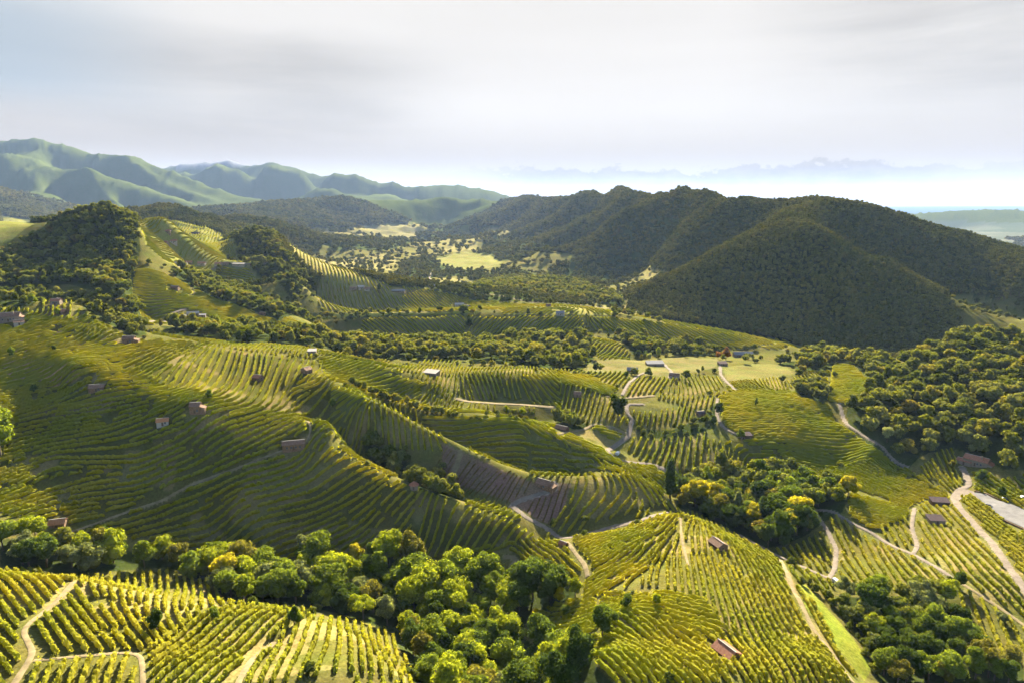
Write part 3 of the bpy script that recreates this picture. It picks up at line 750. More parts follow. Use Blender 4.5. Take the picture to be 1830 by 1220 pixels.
# tracks and roads: (name, label-free width, material, pixel line)
PATHS = [
    ('road', 3.6, 'gravel', [(915, 903), (940, 925), (985, 948), (1010, 962), (1060, 952), (1100, 940), (1150, 928), (1200, 915)]),
    ('path', 3.0, 'gravel', [(915, 903), (930, 893), (960, 884), (990, 876), (999, 868), (990, 861)]),
    ('path', 2.2, 'track', [(1012, 968), (1030, 990), (1046, 1010), (1050, 1030)]),
    ('road', 2.8, 'gravel', [(1322, 955), (1393, 994), (1447, 1018), (1481, 1033)]),
    ('path', 2.6, 'gravel', [(1481, 1033), (1492, 1015), (1495, 980), (1480, 950), (1460, 922), (1455, 911)]),
    ('path', 2.4, 'gravel', [(1455, 911), (1491, 915), (1525, 936), (1556, 950), (1600, 978), (1630, 989), (1667, 1010), (1701, 1032)]),
    ('path', 2.0, 'track', [(1701, 1032), (1750, 1062), (1800, 1095), (1850, 1130)]),
    ('path', 2.4, 'gravel', [(1632, 989), (1640, 975), (1629, 942), (1634, 908)]),
    ('road', 4.2, 'gravel', [(1860, 1100), (1830, 1052), (1800, 1010), (1770, 966), (1740, 935), (1715, 908), (1703, 888), (1714, 874), (1733, 868), (1726, 848), (1719, 834)]),
    ('path', 2.4, 'track', [(1395, 1000), (1414, 1045), (1431, 1078), (1455, 1126), (1497, 1180), (1524, 1219)]),
    ('path', 1.3, 'track', [(1216, 925), (1218, 960), (1230, 1010)]),
    ('road', 3.4, 'gravel', [(1188, 839), (1160, 827), (1120, 824), (1098, 818), (1085, 803), (1100, 795), (1124, 780), (1126, 762), (1131, 750)]),
    ('path', 3.2, 'gravel', [(1131, 750), (1120, 738), (1120, 722), (1150, 722)]),
    ('path', 2.6, 'gravel', [(1112, 706), (1118, 694), (1126, 682), (1142, 670), (1158, 664)]),
    ('path', 3.0, 'gravel', [(1196, 676), (1200, 664), (1188, 652), (1176, 645)]),
    ('path', 3.0, 'gravel', [(1287, 655), (1288, 670), (1298, 682), (1314, 697)]),
    ('path', 2.6, 'gravel', [(1282, 712), (1280, 735), (1286, 755), (1298, 768), (1325, 780)]),
    ('path', 4.4, 'track', [(815, 712), (834, 717), (870, 720), (920, 722), (990, 728)]),
    ('path', 2.8, 'gravel', [(1500, 722), (1505, 740), (1515, 760), (1549, 782), (1583, 806), (1622, 834)]),
    ('path', 1.5, 'track', [(547, 752), (556, 768), (548, 793), (500, 806), (430, 835), (350, 862), (288, 895), (244, 908), (190, 928), (122, 952)]),
    ('path', 2.0, 'track', [(20, 1230), (61, 1168), (40, 1126), (68, 1101), (112, 1064), (131, 1040)]),
    ('path', 1.7, 'track', [(61, 1180), (150, 1172), (235, 1164), (254, 1172), (256, 1225)]),
    ('path', 2.2, 'track', [(425, 1222), (455, 1172), (490, 1148)]),
    ('road', 4.0, 'gravel', [(776, 482), (767, 496), (790, 516), (812, 521)]),
    ('path', 4.0, 'track', [(812, 521), (880, 527), (950, 541), (1092, 553)]),
    ('path', 3.0, 'gravel', [(268, 577), (300, 565), (332, 553)]),
    ('road', 4.0, 'gravel', [(320, 468), (400, 471), (470, 473), (510, 466)]),
    ('path', 3.4, 'track', [(823, 806), (820, 828), (804, 853)]),
    ('path', 3.0, 'track', [(900, 995), (922, 993), (926, 1003), (912, 1012)]),
    ('path', 2.2, 'track', [(1000, 776), (1030, 770), (1062, 757), (1122, 775)]),
    ('path', 3.0, 'track', [(1085, 708), (1112, 712), (1170, 707)]),
]
# woods and thickets: (name, outline of the trunks' feet, spacing, height range, palette)
WOODS = [
    ('wooded ravine at the bottom', [(0, 962), (90, 955), (140, 975), (240, 985), (360, 1000), (480, 1008), (600, 1008), (640, 990), (720, 1005), (800, 1010), (870, 1040), (960, 1050), (1025, 1045), (1030, 1068), (950, 1090), (930, 1135), (1000, 1165), (1070, 1195), (1100, 1225), (740, 1220), (728, 1180), (700, 1130), (620, 1100), (520, 1080), (420, 1078), (380, 1045), (300, 1012), (200, 1020), (120, 1028), (60, 1012), (0, 1012)], 8.0, (11, 17), 'mixed'),
    ('scrubby wood in the bottom right hollow', [(1500, 1062), (1560, 1070), (1690, 1062), (1716, 1120), (1760, 1175), (1830, 1195), (1830, 1220), (1570, 1220), (1545, 1150), (1500, 1095)], 6.0, (6, 12), 'scrub'),
    ('dark copse right of the tall cypress', [(1205, 885), (1240, 862), (1290, 840), (1390, 850), (1470, 865), (1520, 888), (1505, 915), (1470, 935), (1420, 965), (1370, 978), (1310, 950), (1250, 915), (1212, 905)], 7.0, (11, 16), 'dark'),
    ('wooded hill at the right edge', [(1516, 764), (1513, 728), (1560, 700), (1592, 690), (1580, 662), (1620, 645), (1700, 612), (1780, 600), (1860, 620), (1860, 845), (1790, 838), (1740, 810), (1700, 800), (1650, 812), (1620, 838), (1565, 800)], 9.6, (10, 14), 'wood'),
    ('clump of trees by the pale vineyard pocket', [(1390, 650), (1440, 640), (1500, 632), (1570, 645), (1600, 690), (1565, 690), (1530, 655), (1495, 645), (1485, 660), (1440, 662)], 9.6, (10, 14), 'wood'),
    ('rounded thicket above the broad vineyard', [(1418, 698), (1452, 682), (1482, 700), (1475, 722), (1435, 712)], 7.1, (7, 10), 'wood'),
    ('belt of woods across the centre', [(285, 582), (420, 588), (560, 604), (640, 612), (760, 612), (860, 618), (905, 600), (960, 598), (1045, 604), (1062, 640), (1040, 660), (985, 660), (900, 645), (780, 640), (640, 638), (560, 620), (430, 614), (330, 602)], 10.6, (9, 15), 'wood'),
    ('gully wood between the two vineyard spurs', [(648, 790), (690, 800), (740, 832), (800, 872), (835, 895), (800, 893), (740, 868), (690, 842), (655, 815)], 5.0, (7, 11), 'dark'),
    ('clump of dark trees on the spur', [(990, 748), (1020, 745), (1052, 758), (1045, 768), (1010, 765)], 4.5, (7, 10), 'dark'),
    ('tree line on the left ridge', [(-40, 545), (0, 545), (60, 548), (100, 538), (150, 552), (205, 585), (240, 605), (262, 600), (215, 560), (150, 528), (60, 522), (-40, 522)], 7.6, (7, 11), 'wood'),
    ('wooded hill at the upper left', [(-40, 475), (20, 446), (60, 424), (112, 394), (195, 362), (235, 385), (252, 440), (240, 485), (236, 525), (255, 570), (262, 600), (235, 595), (200, 545), (120, 508), (-40, 515)], 8.0, (8, 12), 'dark'),
    ('belt of trees below the hillside hamlet', [(310, 492), (360, 490), (450, 520), (540, 560), (575, 582), (500, 575), (420, 545), (340, 512)], 9.1, (8, 12), 'wood'),
    ('steep wooded cone behind the hamlet', [(400, 430), (440, 404), (475, 408), (505, 448), (545, 485), (568, 520), (530, 545), (495, 505), (440, 470)], 8.0, (8, 12), 'dark'),
    ('scrub along the farm road in the centre', [(1135, 762), (1200, 768), (1255, 745), (1285, 715), (1292, 735), (1275, 765), (1230, 780), (1150, 782)], 6.5, (3.5, 6.5), 'scrub'),
    ('woods between the middle hamlet and the range', [(830, 515), (900, 495), (1000, 500), (1080, 520), (1120, 545), (1085, 548), (980, 530), (900, 522), (840, 528)], 10.1, (8, 12), 'wood'),
    ('dark copse on the shaded middle face', [(1105, 600), (1150, 598), (1180, 612), (1190, 630), (1130, 632)], 7.5, (8, 12), 'dark'),
    ('row of tall trees at the foot of the shaded face', [(1195, 612), (1275, 618), (1290, 634), (1200, 634)], 8.6, (9, 13), 'wood'),
    ('trees behind the middle vineyard crest', [(560, 560), (640, 560), (760, 560), (860, 556), (850, 563), (760, 568), (640, 568), (560, 572)], 9.6, (6, 10), 'wood'),
]
HEDGES = [
    ('hedge in the gully left of the shaded bowl', [(630, 690), (680, 708), (736, 729), (790, 742), (815, 746)], 3.6, (4.5, 7.5)),
    ('scrub line above the shaded bowl', [(815, 746), (860, 744), (905, 746), (935, 752)], 4.5, (2.5, 4.5)),
    ('bushes by the terrace path', [(900, 738), (915, 742), (930, 745), (938, 748)], 4.0, (5, 6.5)),
    ('scrub on the bank below the dome vineyard', [(1440, 1045), (1470, 1062), (1500, 1095), (1520, 1125), (1545, 1160), (1560, 1195)], 5.0, (3, 5)),
]
MEADOWS = [
    ([(1425, 1030), (1445, 1050), (1500, 1110), (1560, 1190), (1545, 1215), (1490, 1150), (1440, 1085)], (0.135, 0.16, 0.022)),
    ([(1290, 655), (1345, 650), (1400, 650), (1420, 668), (1380, 680), (1300, 680)], (0.115, 0.112, 0.036)),
    ([(1050, 645), (1180, 640), (1290, 640), (1280, 655), (1200, 672), (1050, 664)], (0.115, 0.108, 0.042)),
    ([(245, 400), (300, 392), (370, 425), (430, 465), (300, 470), (262, 440)], (0.165, 0.165, 0.040)),
    ([(300, 392), (400, 420), (500, 430), (480, 470), (400, 465), (340, 430)], (0.15, 0.15, 0.045)),
    ([(505, 430), (560, 455), (640, 490), (700, 512), (640, 515), (580, 505), (545, 475)], (0.19, 0.17, 0.065)),
    ([(0, 385), (60, 392), (60, 402), (20, 430), (0, 440)], (0.15, 0.15, 0.04)),
    ([(560, 500), (640, 515), (760, 515), (820, 530), (760, 560), (620, 562), (570, 550)], (0.14, 0.125, 0.045)),
    ([(310, 474), (400, 475), (505, 478), (560, 515), (545, 520), (450, 508), (380, 500)], (0.13, 0.13, 0.045)),
    ([(850, 535), (950, 545), (1100, 556), (1090, 564), (900, 562)], (0.19, 0.18, 0.05)),
    ([(1120, 560), (1250, 580), (1400, 608), (1440, 622), (1400, 626), (1200, 592)], (0.16, 0.15, 0.05)),
    ([(770, 465), (830, 450), (880, 455), (900, 475), (820, 485)], (0.15, 0.15, 0.05)),
    ([(640, 408), (720, 405), (770, 420), (700, 430)], (0.15, 0.14, 0.065)),
]
MPLAN = [plan(m[0]) for m in MEADOWS]
FPLAN = [plan(f[2]) for f in FIELDS]
WPLAN = [plan(w[1]) for w in WOODS]


def line_plan(pts, step):
    P = plan(pts)
    d = np.r_[0, np.cumsum(np.hypot(*np.diff(P, axis=0).T))]
    n = max(2, int(d[-1] / step) + 1)
    s = np.linspace(0, d[-1], n)
    x, y = np.interp(s, d, P[:, 0]), np.interp(s, d, P[:, 1])
    k = max(1, int(6 / step))
    for _ in range(3):                                   # round the corners off
        if n > 4:
            x[1:-1] = (x[:-2] + 2 * x[1:-1] + x[2:]) / 4
            y[1:-1] = (y[:-2] + 2 * y[1:-1] + y[2:]) / 4
    return np.stack([x, y], -1)


PPLAN = [line_plan(p[3], 2.0) for p in PATHS]


# ------------------------------------------------------------------ the ground with its cover colours
def build_ground():
    X, Y, Z = TX.ravel(), TY.ravel(), TZ.ravel()
    c = np.empty((len(X), 3))
    grass = np.array([0.088, 0.084, 0.022]); wood = np.array([0.030, 0.040, 0.012])
    scrub = np.array([0.078, 0.076, 0.022]); soil = np.array([0.125, 0.085, 0.058])
    tan = np.array([0.24, 0.19, 0.09])
    c[:] = scrub
    n1 = fbm(X / 60, Y / 60, 3, 41)[:, None]
    c[:] = scrub * (0.75 + 0.6 * n1)
    # far land: woods on slopes, pale meadows on the floor
    far = Y > 950
    patch = fbm(X / (120 + Y * 0.05), Y / (160 + Y * 0.08), 3, 43)
    c[far & (Y > 4300)] = (np.array([0.020, 0.024, 0.036])[None] * (0.6 + 0.9 * fbm(X / 240, Y / 500, 5, 71)[:, None]))[far & (Y > 4300)]  # haze blue put into the mountain base colour, overwritten by the wood colour below
    mead = far & (Y < 4300) & (Z < -135) & (patch > 0.44)
    c[far] = wood * 1.6
    c[mead] = np.array([0.115, 0.110, 0.036])
    c[far & (Y < 4300) & (patch > 0.55) & (Z < -135)] = np.array([0.18, 0.165, 0.065])
    plain = (Y > 1700) & (Z < -185)
    fld = hash01(np.floor(X / 260 + fbm(X / 900, Y / 900, 2, 44) * 2), np.floor(Y / 420), 45)
    c[plain] = (np.array([0.045, 0.065, 0.045])[None] + fld[plain][:, None] * np.array([0.07, 0.055, 0.045])[None])
    sea = (Y > 8500) & (X / Y > 0.2) & (Z < -200)
    c[sea] = np.array([0.02, 0.045, 0.07])
    rock = (Y > 4500) & (Z > 900)
    c[rock] = np.array([0.17, 0.17, 0.13])
    snow = (Y > 8300) & (Z > 400)
    c[snow] = np.array([0.12, 0.13, 0.15])
    for f, P in zip(FIELDS, FPLAN):
        x0, y0 = P.min(0); x1, y1 = P.max(0)
        b = np.nonzero((X > x0) & (X < x1) & (Y > y0) & (Y < y1))[0]
        m = b[inside(X[b], Y[b], P)]
        if f[5] == 'y':
            c[m] = soil
        else:
            k = fbm(X[m] / 22, Y[m] / 22, 3, 47)[:, None]
            c[m] = grass * (0.8 + 0.4 * k) * (0.75 if f[0] == 'left slope' else 1.0) + (k > 0.56) * (tan - grass) * 0.35  # left slope grass darkened: shade between the rows put into its colour
    # dry earth patches high on the left slope
    P = plan([(0, 600), (120, 590), (170, 640), (140, 680), (60, 690), (0, 670)])
    m = inside(X, Y, P) & (Y < 700)
    k = sstep(0.42, 0.60, fbm(X[m] / 10, Y[m] / 10, 3, 49))[:, None]
    c[m] = c[m] * (1 - k) + np.array([0.30, 0.18, 0.085]) * k
    # bright mown grass banks
    for poly, col in MEADOWS:
        P = plan(poly)
        x0, y0 = P.min(0); x1, y1 = P.max(0)
        b = np.nonzero((X > x0) & (X < x1) & (Y > y0) & (Y < y1))[0]
        m = b[inside(X[b], Y[b], P)]
        c[m] = np.array(col) * (0.75 + 0.5 * fbm(X[m] / 25, Y[m] / 25, 3, 50))[:, None]
    FP = plan([(1118, 522), (1300, 432), (1380, 400), (1440, 402), (1600, 472), (1700, 540), (1830, 600), (1900, 620), (1760, 606), (1640, 640), (1560, 640), (1450, 624), (1350, 607), (1250, 590), (1180, 570), (1125, 548)])
    for P in WPLAN + [FP]:
        x0, y0 = P.min(0); x1, y1 = P.max(0)
        b = np.nonzero((X > x0) & (X < x1) & (Y > y0) & (Y < y1))[0]
        c[b[inside(X[b], Y[b], P)]] = wood
    # earth under the tracks
    for p, P in zip(PATHS, PPLAN):
        col = np.array([0.21, 0.185, 0.15]) if p[2] == 'gravel' else np.array([0.18, 0.155, 0.08])
        r = p[1] * 0.4
        x0, y0 = P.min(0) - r; x1, y1 = P.max(0) + r
        b = np.nonzero((X > x0) & (X < x1) & (Y > y0) & (Y < y1))[0]
        if len(b) == 0:
            continue
        d = np.full(len(b), 1e9)
        for s in range(0, len(P), 40):
            q = P[s:s + 40]
            d = np.minimum(d, ((X[b][:, None] - q[None, :, 0]) ** 2 + (Y[b][:, None] - q[None, :, 1]) ** 2).min(1))
        c[b[d < r * r]] = col
    nr, nc = TX.shape
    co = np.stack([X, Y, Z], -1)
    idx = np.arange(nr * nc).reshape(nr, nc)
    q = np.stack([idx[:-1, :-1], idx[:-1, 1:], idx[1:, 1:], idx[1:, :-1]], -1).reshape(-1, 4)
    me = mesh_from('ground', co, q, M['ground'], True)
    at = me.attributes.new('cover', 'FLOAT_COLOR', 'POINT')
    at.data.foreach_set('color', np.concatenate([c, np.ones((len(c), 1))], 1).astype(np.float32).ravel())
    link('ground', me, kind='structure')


build_ground()


def build_paths():
    for (name, w, mat, _), P in zip(PATHS, PPLAN):
        t = np.gradient(P, axis=0)
        t /= np.maximum(np.hypot(t[:, 0], t[:, 1]), 1e-6)[:, None]
        nrm = np.stack([-t[:, 1], t[:, 0]], -1)
        ww = w * 0.78 * (0.8 + 0.45 * fbm(P[:, 0] / 5, P[:, 1] / 5, 2, 61))
        rows = []
        for k in (-0.5, -0.25, 0, 0.25, 0.5):
            q = P + nrm * (ww * k)[:, None]
            z = height(q[:, 0], q[:, 1]) + 0.10 + 0.0007 * q[:, 1] - (0.10 if abs(k) == 0.5 else 0)
            rows.append(np.column_stack([q, z]))
        co = np.stack(rows, 1).reshape(-1, 3)
        n = len(P)
        idx = np.arange(n * 5).reshape(n, 5)
        q = np.stack([idx[:-1, :-1], idx[:-1, 1:], idx[1:, 1:], idx[1:, :-1]], -1).reshape(-1, 4)
        link(name, mesh_from(name, co, q, M[mat], True), kind='structure')


build_paths()

# ------------------------------------------------------------------ buildings' footprints first (rows keep clear of them)
CLEAR = []          # (x, y, radius)


def clear_px(u, v, r):
    x, y = cast(u, v)
    CLEAR.append((x, y, r))


# ------------------------------------------------------------------ vine rows
def near_edge(px, py, P, r):
    m = np.zeros(px.shape, bool)
    for a, b in zip(P, np.roll(P, -1, axis=0)):
        d = b - a
        L2 = max((d ** 2).sum(), 1e-6)
        t = np.clip(((px - a[0]) * d[0] + (py - a[1]) * d[1]) / L2, 0, 1)
        m |= (px - a[0] - t * d[0]) ** 2 + (py - a[1] - t * d[1]) ** 2 < r * r
    return m


def trace_rows(P, guides, s, rnd, others, filler=None):
    """rows s metres apart that follow the guide lines inside the plan polygon P"""
    res = 0.5
    x0, y0 = P.min(0) - 6; x1, y1 = P.max(0) + 6
    nx, ny = int((x1 - x0) / res) + 1, int((y1 - y0) / res) + 1
    gx = x0 + (np.arange(nx) + 0.5) * res; gy = y0 + (np.arange(ny) + 0.5) * res
    GX, GY = np.meshgrid(gx, gy)
    free = inside(GX, GY, P)
    if filler is None:
        free |= near_edge(GX, GY, P, 3.2)
    else:
        free &= filler(GX, GY)
    for Q in others:
        if (Q.min(0) < (x1, y1)).all() and (Q.max(0) > (x0, y0)).all():
            if filler is None:
                free &= ~inside(GX, GY, Q)
            else:
                i0, i1 = max(0, int((Q[:, 0].min() - 5 - x0) / res)), max(0, int((Q[:, 0].max() + 5 - x0) / res))
                j0, j1 = max(0, int((Q[:, 1].min() - 5 - y0) / res)), max(0, int((Q[:, 1].max() + 5 - y0) / res))
                gx_, gy_ = GX[j0:j1, i0:i1], GY[j0:j1, i0:i1]
                if gx_.size:
                    free[j0:j1, i0:i1] &= ~(inside(gx_, gy_, Q) | near_edge(gx_, gy_, Q, 4.0))
    for p, Q in zip(PATHS, PPLAN):
        r = p[1] / 2 + 0.9
        for qx, qy in Q:
            if x0 - r < qx < x1 + r and y0 - r < qy < y1 + r:
                i0, i1 = max(0, int((qx - r - x0) / res)), int((qx + r - x0) / res) + 1
                j0, j1 = max(0, int((qy - r - y0) / res)), int((qy + r - y0) / res) + 1
                sub = (GX[j0:j1, i0:i1] - qx) ** 2 + (GY[j0:j1, i0:i1] - qy) ** 2 < r * r
                free[j0:j1, i0:i1] &= ~sub
    for qx, qy, r in CLEAR:
        if x0 - r < qx < x1 + r and y0 - r < qy < y1 + r:
            free &= (GX - qx) ** 2 + (GY - qy) ** 2 > r * r
    # direction field (doubled angle), on a coarser raster
    gp, ga = [], []
    for g in guides:
        Q = plan(g)
        for a, b in zip(Q, Q[1:]):
            L = math.hypot(*(b - a))
            th = math.atan2(b[1] - a[1], b[0] - a[0]) * 2
            for k in range(max(1, int(L / 6))):
                f = (k + 0.5) / max(1, int(L / 6))
                gp.append(a + (b - a) * f); ga.append((math.cos(th), math.sin(th)))
    gp = np.array(gp); ga = np.array(ga)
    cs = 4 if filler is None else 12
    CX, CY = GX[::cs, ::cs], GY[::cs, ::cs]
    DC = np.zeros(CX.shape); DS = np.zeros(CX.shape)
    for (qx, qy), (c, d) in zip(gp, ga):
        w = 1.0 / ((CX - qx) ** 2 + (CY - qy) ** 2 + 30.0) ** 1.6
        DC += w * c; DS += w * d
    TH = np.arctan2(DS, DC) / 2
    DX, DY = np.cos(TH), np.sin(TH)
    occ = np.zeros((ny, nx), bool)
    kr = int(math.ceil(0.70 * s / res))
    kk = np.arange(-kr, kr + 1)
    disc = (kk[:, None] ** 2 + kk[None] ** 2) * res * res < (0.70 * s) ** 2
    rows = []
    step = 1.0
    DXl, DYl, = DX.tolist(), DY.tolist()
    ncy, ncx = DX.shape

    def ok(x, y):
        i, j = int((x - x0) / res), int((y - y0) / res)
        return 0 <= i < nx and 0 <= j < ny and free[j, i] and not occ[j, i]

    def direction(x, y, px, py):
        i, j = int((x - x0) / res) // cs, int((y - y0) / res) // cs
        i = min(max(i, 0), ncx - 1); j = min(max(j, 0), ncy - 1)
        dx, dy = DXl[j][i], DYl[j][i]
        if dx * px + dy * py < 0:
            dx, dy = -dx, -dy
        return dx, dy

    def run(x, y):
        i, j = min(int((x - x0) / res) // cs, ncx - 1), min(int((y - y0) / res) // cs, ncy - 1)
        d0 = (DXl[j][i], DYl[j][i])
        out = []
        for sg in (1, -1):
            px, py = d0[0] * sg, d0[1] * sg
            cx, cy_ = x, y
            side = []
            for _ in range(400):
                dx, dy = direction(cx, cy_, px, py)
                dx = 0.6 * dx + 0.4 * px; dy = 0.6 * dy + 0.4 * py
                L = math.hypot(dx, dy); dx /= L; dy /= L
                cx += dx * step; cy_ += dy * step
                if not ok(cx, cy_):
                    break
                side.append((cx, cy_)); px, py = dx, dy
            out.append(side)
        return out[1][::-1] + [(x, y)] + out[0]

    seeds = []
    free_idx = np.argwhere(free)
    if len(free_idx) == 0:
        return rows
    extra = free_idx[rnd.permutation(len(free_idx))[:900 if filler is None else 6000]]
    ctr = P.mean(0)
    seeds.append((ctr[0], ctr[1]))
    ei = 0
    while True:
        while seeds:
            x, y = seeds.pop(0)
            if not ok(x, y):
                continue
            r = run(x, y)
            for (qx, qy) in r:
                i, j = int((qx - x0) / res), int((qy - y0) / res)
                a0, a1 = max(0, i - kr), min(nx, i + kr + 1)
                b0, b1 = max(0, j - kr), min(ny, j + kr + 1)
                occ[b0:b1, a0:a1] |= disc[b0 - j + kr:b1 - j + kr, a0 - i + kr:a1 - i + kr]
            if len(r) < 7:
                continue
            rows.append(np.array(r))
            for k in range(2, len(r) - 1, 7):
                tx, ty = r[k + 1][0] - r[k - 1][0], r[k + 1][1] - r[k - 1][1]
                L = math.hypot(tx, ty) + 1e-9
                for sg in (1, -1):
                    seeds.append((r[k][0] - ty / L * s * sg, r[k][1] + tx / L * s * sg))
        while ei < len(extra):
            j, i = extra[ei]; ei += 1
            if not occ[j, i]:
                seeds.append((gx[i], gy[j]))
                break
        else:
            break
    return rows


def row_mesh(r, style, rnd, base=None):
    """hedge-like strip of leaves along the plan polyline r; returns co, faces"""
    Ym = r[:, 1].mean()
    if style == 'f' or Ym > 560:
        st = 3 if Ym < 800 else 4
    elif Ym > 400:
        st = 2
    else:
        st = 1
    q = r[::st] if len(r) > 2 * st else r
    n = len(q)
    t = np.gradient(q, axis=0)
    t /= np.maximum(np.hypot(t[:, 0], t[:, 1]), 1e-6)[:, None]
    nr = np.stack([-t[:, 1], t[:, 0]], -1)
    if style == 'y':
        hh, ww = 0.55, 0.35
    else:
        hh, ww = 1.95, 0.58
    h = hh * (0.82 + 0.36 * rnd.random(n))
    w = ww * (0.7 + 0.6 * rnd.random(n))
    miss = rnd.random(n) < 0.05
    h = np.where(miss, h * 0.45, h)
    w = np.where(miss, w * 0.6, w)
    h[[0, -1]] *= 0.6
    if Ym > 400 or style == 'y':
        prof = [(-0.9, -0.1), (-0.75, 0.95), (0.75, 0.95), (0.9, -0.1)] if style != 'y' else [(-1.0, -0.1), (0.0, 1.0), (1.0, -0.1)]
    else:
        prof = [(-0.55, 0.1), (-1.0, 0.6), (-0.5, 1.0), (0.5, 0.98), (1.0, 0.6), (0.55, 0.1)]
    m = len(prof)
    cols = []
    for a, b in prof:
        jx = (rnd.random(n) - 0.5) * (0.5 if b > 0 else 0.0)
        jz = (rnd.random(n) - 0.5) * (0.45 if b > 0 else 0.0)
        xy = q + nr * (a * w + jx)[:, None] + t * ((rnd.random(n) - 0.5) * 0.4)[:, None]
        cols.append(np.column_stack([xy, h * b + jz]))
    co = np.stack(cols, 1)
    z = height(q[:, 0], q[:, 1])
    co[:, :, 2] += z[:, None]
    co = co.reshape(-1, 3)
    idx = np.arange(n * m).reshape(n, m)
    f = np.stack([idx[:-1, :-1], idx[:-1, 1:], idx[1:, 1:], idx[1:, :-1]], -1).reshape(-1, 4)
    # loose shoots standing out of the near rows
    if Ym < 430 and style != 'y':
        k = int(n * (5.0 if Ym < 240 else 2.4 if Ym < 340 else 1.0))
        p = q[rnd.integers(0, n, k)]
        zz = height(p[:, 0], p[:, 1])
        c0 = np.column_stack([p + (rnd.random((k, 2)) - 0.5) * 1.3, zz + 0.7 + rnd.random(k) * 1.5])
        d1 = rnd.normal(size=(k, 3)); d1 /= np.linalg.norm(d1, axis=1)[:, None]
        d2 = np.cross(d1, rnd.normal(size=(k, 3))); d2 /= np.linalg.norm(d2, axis=1)[:, None]
        sz = (0.14 + 0.16 * rnd.random(k))[:, None]
        quad = np.stack([c0 - d1 * sz, c0 + d2 * sz, c0 + d1 * sz, c0 - d2 * sz], 1).reshape(-1, 3)
        f = np.concatenate([f, np.arange(k * 4).reshape(k, 4) + len(co)])
        co = np.concatenate([co, quad])
    return co, f


def ordinal(n):
    return '%d%s' % (n, 'th' if 10 <= n % 100 <= 20 else {1: 'st', 2: 'nd', 3: 'rd'}.get(n % 10, 'th'))


def build_vines():
    rnd = np.random.default_rng(3)
    allr = []
    for fi, (f, P) in enumerate(zip(FIELDS, FPLAN)):
        for r in trace_rows(P, f[3], f[4], rnd, FPLAN[:fi] + FPLAN[fi + 1:] + WPLAN + [plan(YARD)]):
            allr.append((fi, r))
    # the slopes between the named vineyards are planted too, with rows that carry on their neighbours' lines
    guides = [g for f in FIELDS for g in f[3]]
    Pn = np.array([(-0.90 * 155, 155), (0.90 * 155, 155), (0.90 * 620, 620), (-0.90 * 620, 620)])
    meadows = [MPLAN[0], MPLAN[1], MPLAN[2], plan(YARD), plan([(1700, 884), (1716, 872), (1740, 878), (1755, 899), (1738, 890), (1722, 888), (1708, 898)])]
    for r in trace_rows(Pn, guides, 3.4, rnd, FPLAN + WPLAN + meadows, lambda gx, gy: (fbm(gx / 30, gy / 30, 3, 201) > 0.40)):
        allr.append((-1, r))
    far = [MPLAN[k] for k in (3, 4, 5, 7, 8, 9, 10)]
    for P in far:
        for r in trace_rows(P, guides + [[(280, 440), (360, 450)], [(560, 455), (600, 495)], [(420, 485), (470, 500)]], 5.2, rnd, FPLAN + WPLAN, lambda gx, gy: gx * 0 + 1 > 0):
            allr.append((-2, r))
    size = []
    for fi, r in allr:
        a, b = r[0], r[-1]
        ax = r[:, 0] / r[:, 1] * F_PX
        zz = -150.0 / r[:, 1] * F_PX
        infr = (abs(r[:, 0] / r[:, 1]) < 0.80)
        ln = np.hypot(np.diff(ax), np.diff(zz))
        size.append((ln * infr[1:]).sum() / r[:, 1].mean() if fi >= 0 and FIELDS[fi][5] != 'y' else 0)
    order = np.argsort(size)[::-1]
    big = sorted(order[:298].tolist(), key=lambda k: (allr[k][0], (allr[k][1][:, 0] / allr[k][1][:, 1]).mean()))
    bigset = set(big)
    count = {}
    for k in big:
        fi, r = allr[k]
        f = FIELDS[fi]
        count[fi] = count.get(fi, 0) + 1
        co, fc = row_mesh(r, f[5], rnd)
        o0 = co[len(co) // 2].copy(); o0[2] -= 1
        link('vine_row', mesh_from('vine_row', co - o0, fc, M['vine']), loc=o0,
             label='%s vine row from the left, %s' % (ordinal(count[fi]), f[1]), category='vine row', group='vine rows in ' + f[1])
    for style, nm, mt, lab in (('v', 'vine_rows', 'vine', 'yellow green rows of vines covering the hillsides'), ('y', 'young_vine_rows', 'young', 'brown rows of newly planted vines around the ruined stone house')):
        cs, fs, n = [], [], 0
        for k, (fi, r) in enumerate(allr):
            if k in bigset or (fi >= 0 and FIELDS[fi][5] == 'y') != (style == 'y'):
                continue
            co, fc = row_mesh(r, FIELDS[fi][5] if fi >= 0 else 'v' if fi == -1 else 'f', rnd)
            cs.append(co); fs.append(fc + n); n += len(co)
        link(nm, mesh_from(nm, np.concatenate(cs), np.concatenate(fs), M[mt]), kind='stuff', label=lab, category='vineyard')
    print('row triangles', sum(len(o.data.polygons) for o in COL.objects if o.type == 'MESH' and o.name.startswith(('vine', 'young'))) * 2)
    print('rows', len(allr), 'length m', sum(len(r) for _, r in allr))



# ------------------------------------------------------------------ buildings and vehicles
class MB:
    """collects boxes and faces into one mesh"""
    def __init__(self):
        self.v, self.f = [], []

    def box(self, x0, x1, y0, y1, z0, z1):
        n = len(self.v)
        self.v += [(x, y, z) for z in (z0, z1) for y in (y0, y1) for x in (x0, x1)]
        self.f += [tuple(n + k for k in q) for q in ((0, 2, 3, 1), (4, 5, 7, 6), (0, 1, 5, 4), (2, 6, 7, 3), (0, 4, 6, 2), (1, 3, 7, 5))]
        return self

    def poly(self, pts, faces):
        n = len(self.v)
        self.v += list(pts)
        self.f += [tuple(n + k for k in q) for q in faces]
        return self

    def make(self, name, mat, parent, bevel=0.0):
        me = bpy.data.meshes.new(name)
        me.from_pydata(self.v, [], self.f)
        me.materials.append(M[mat])
        me.update()
        o = link(name, me, parent)
        return o


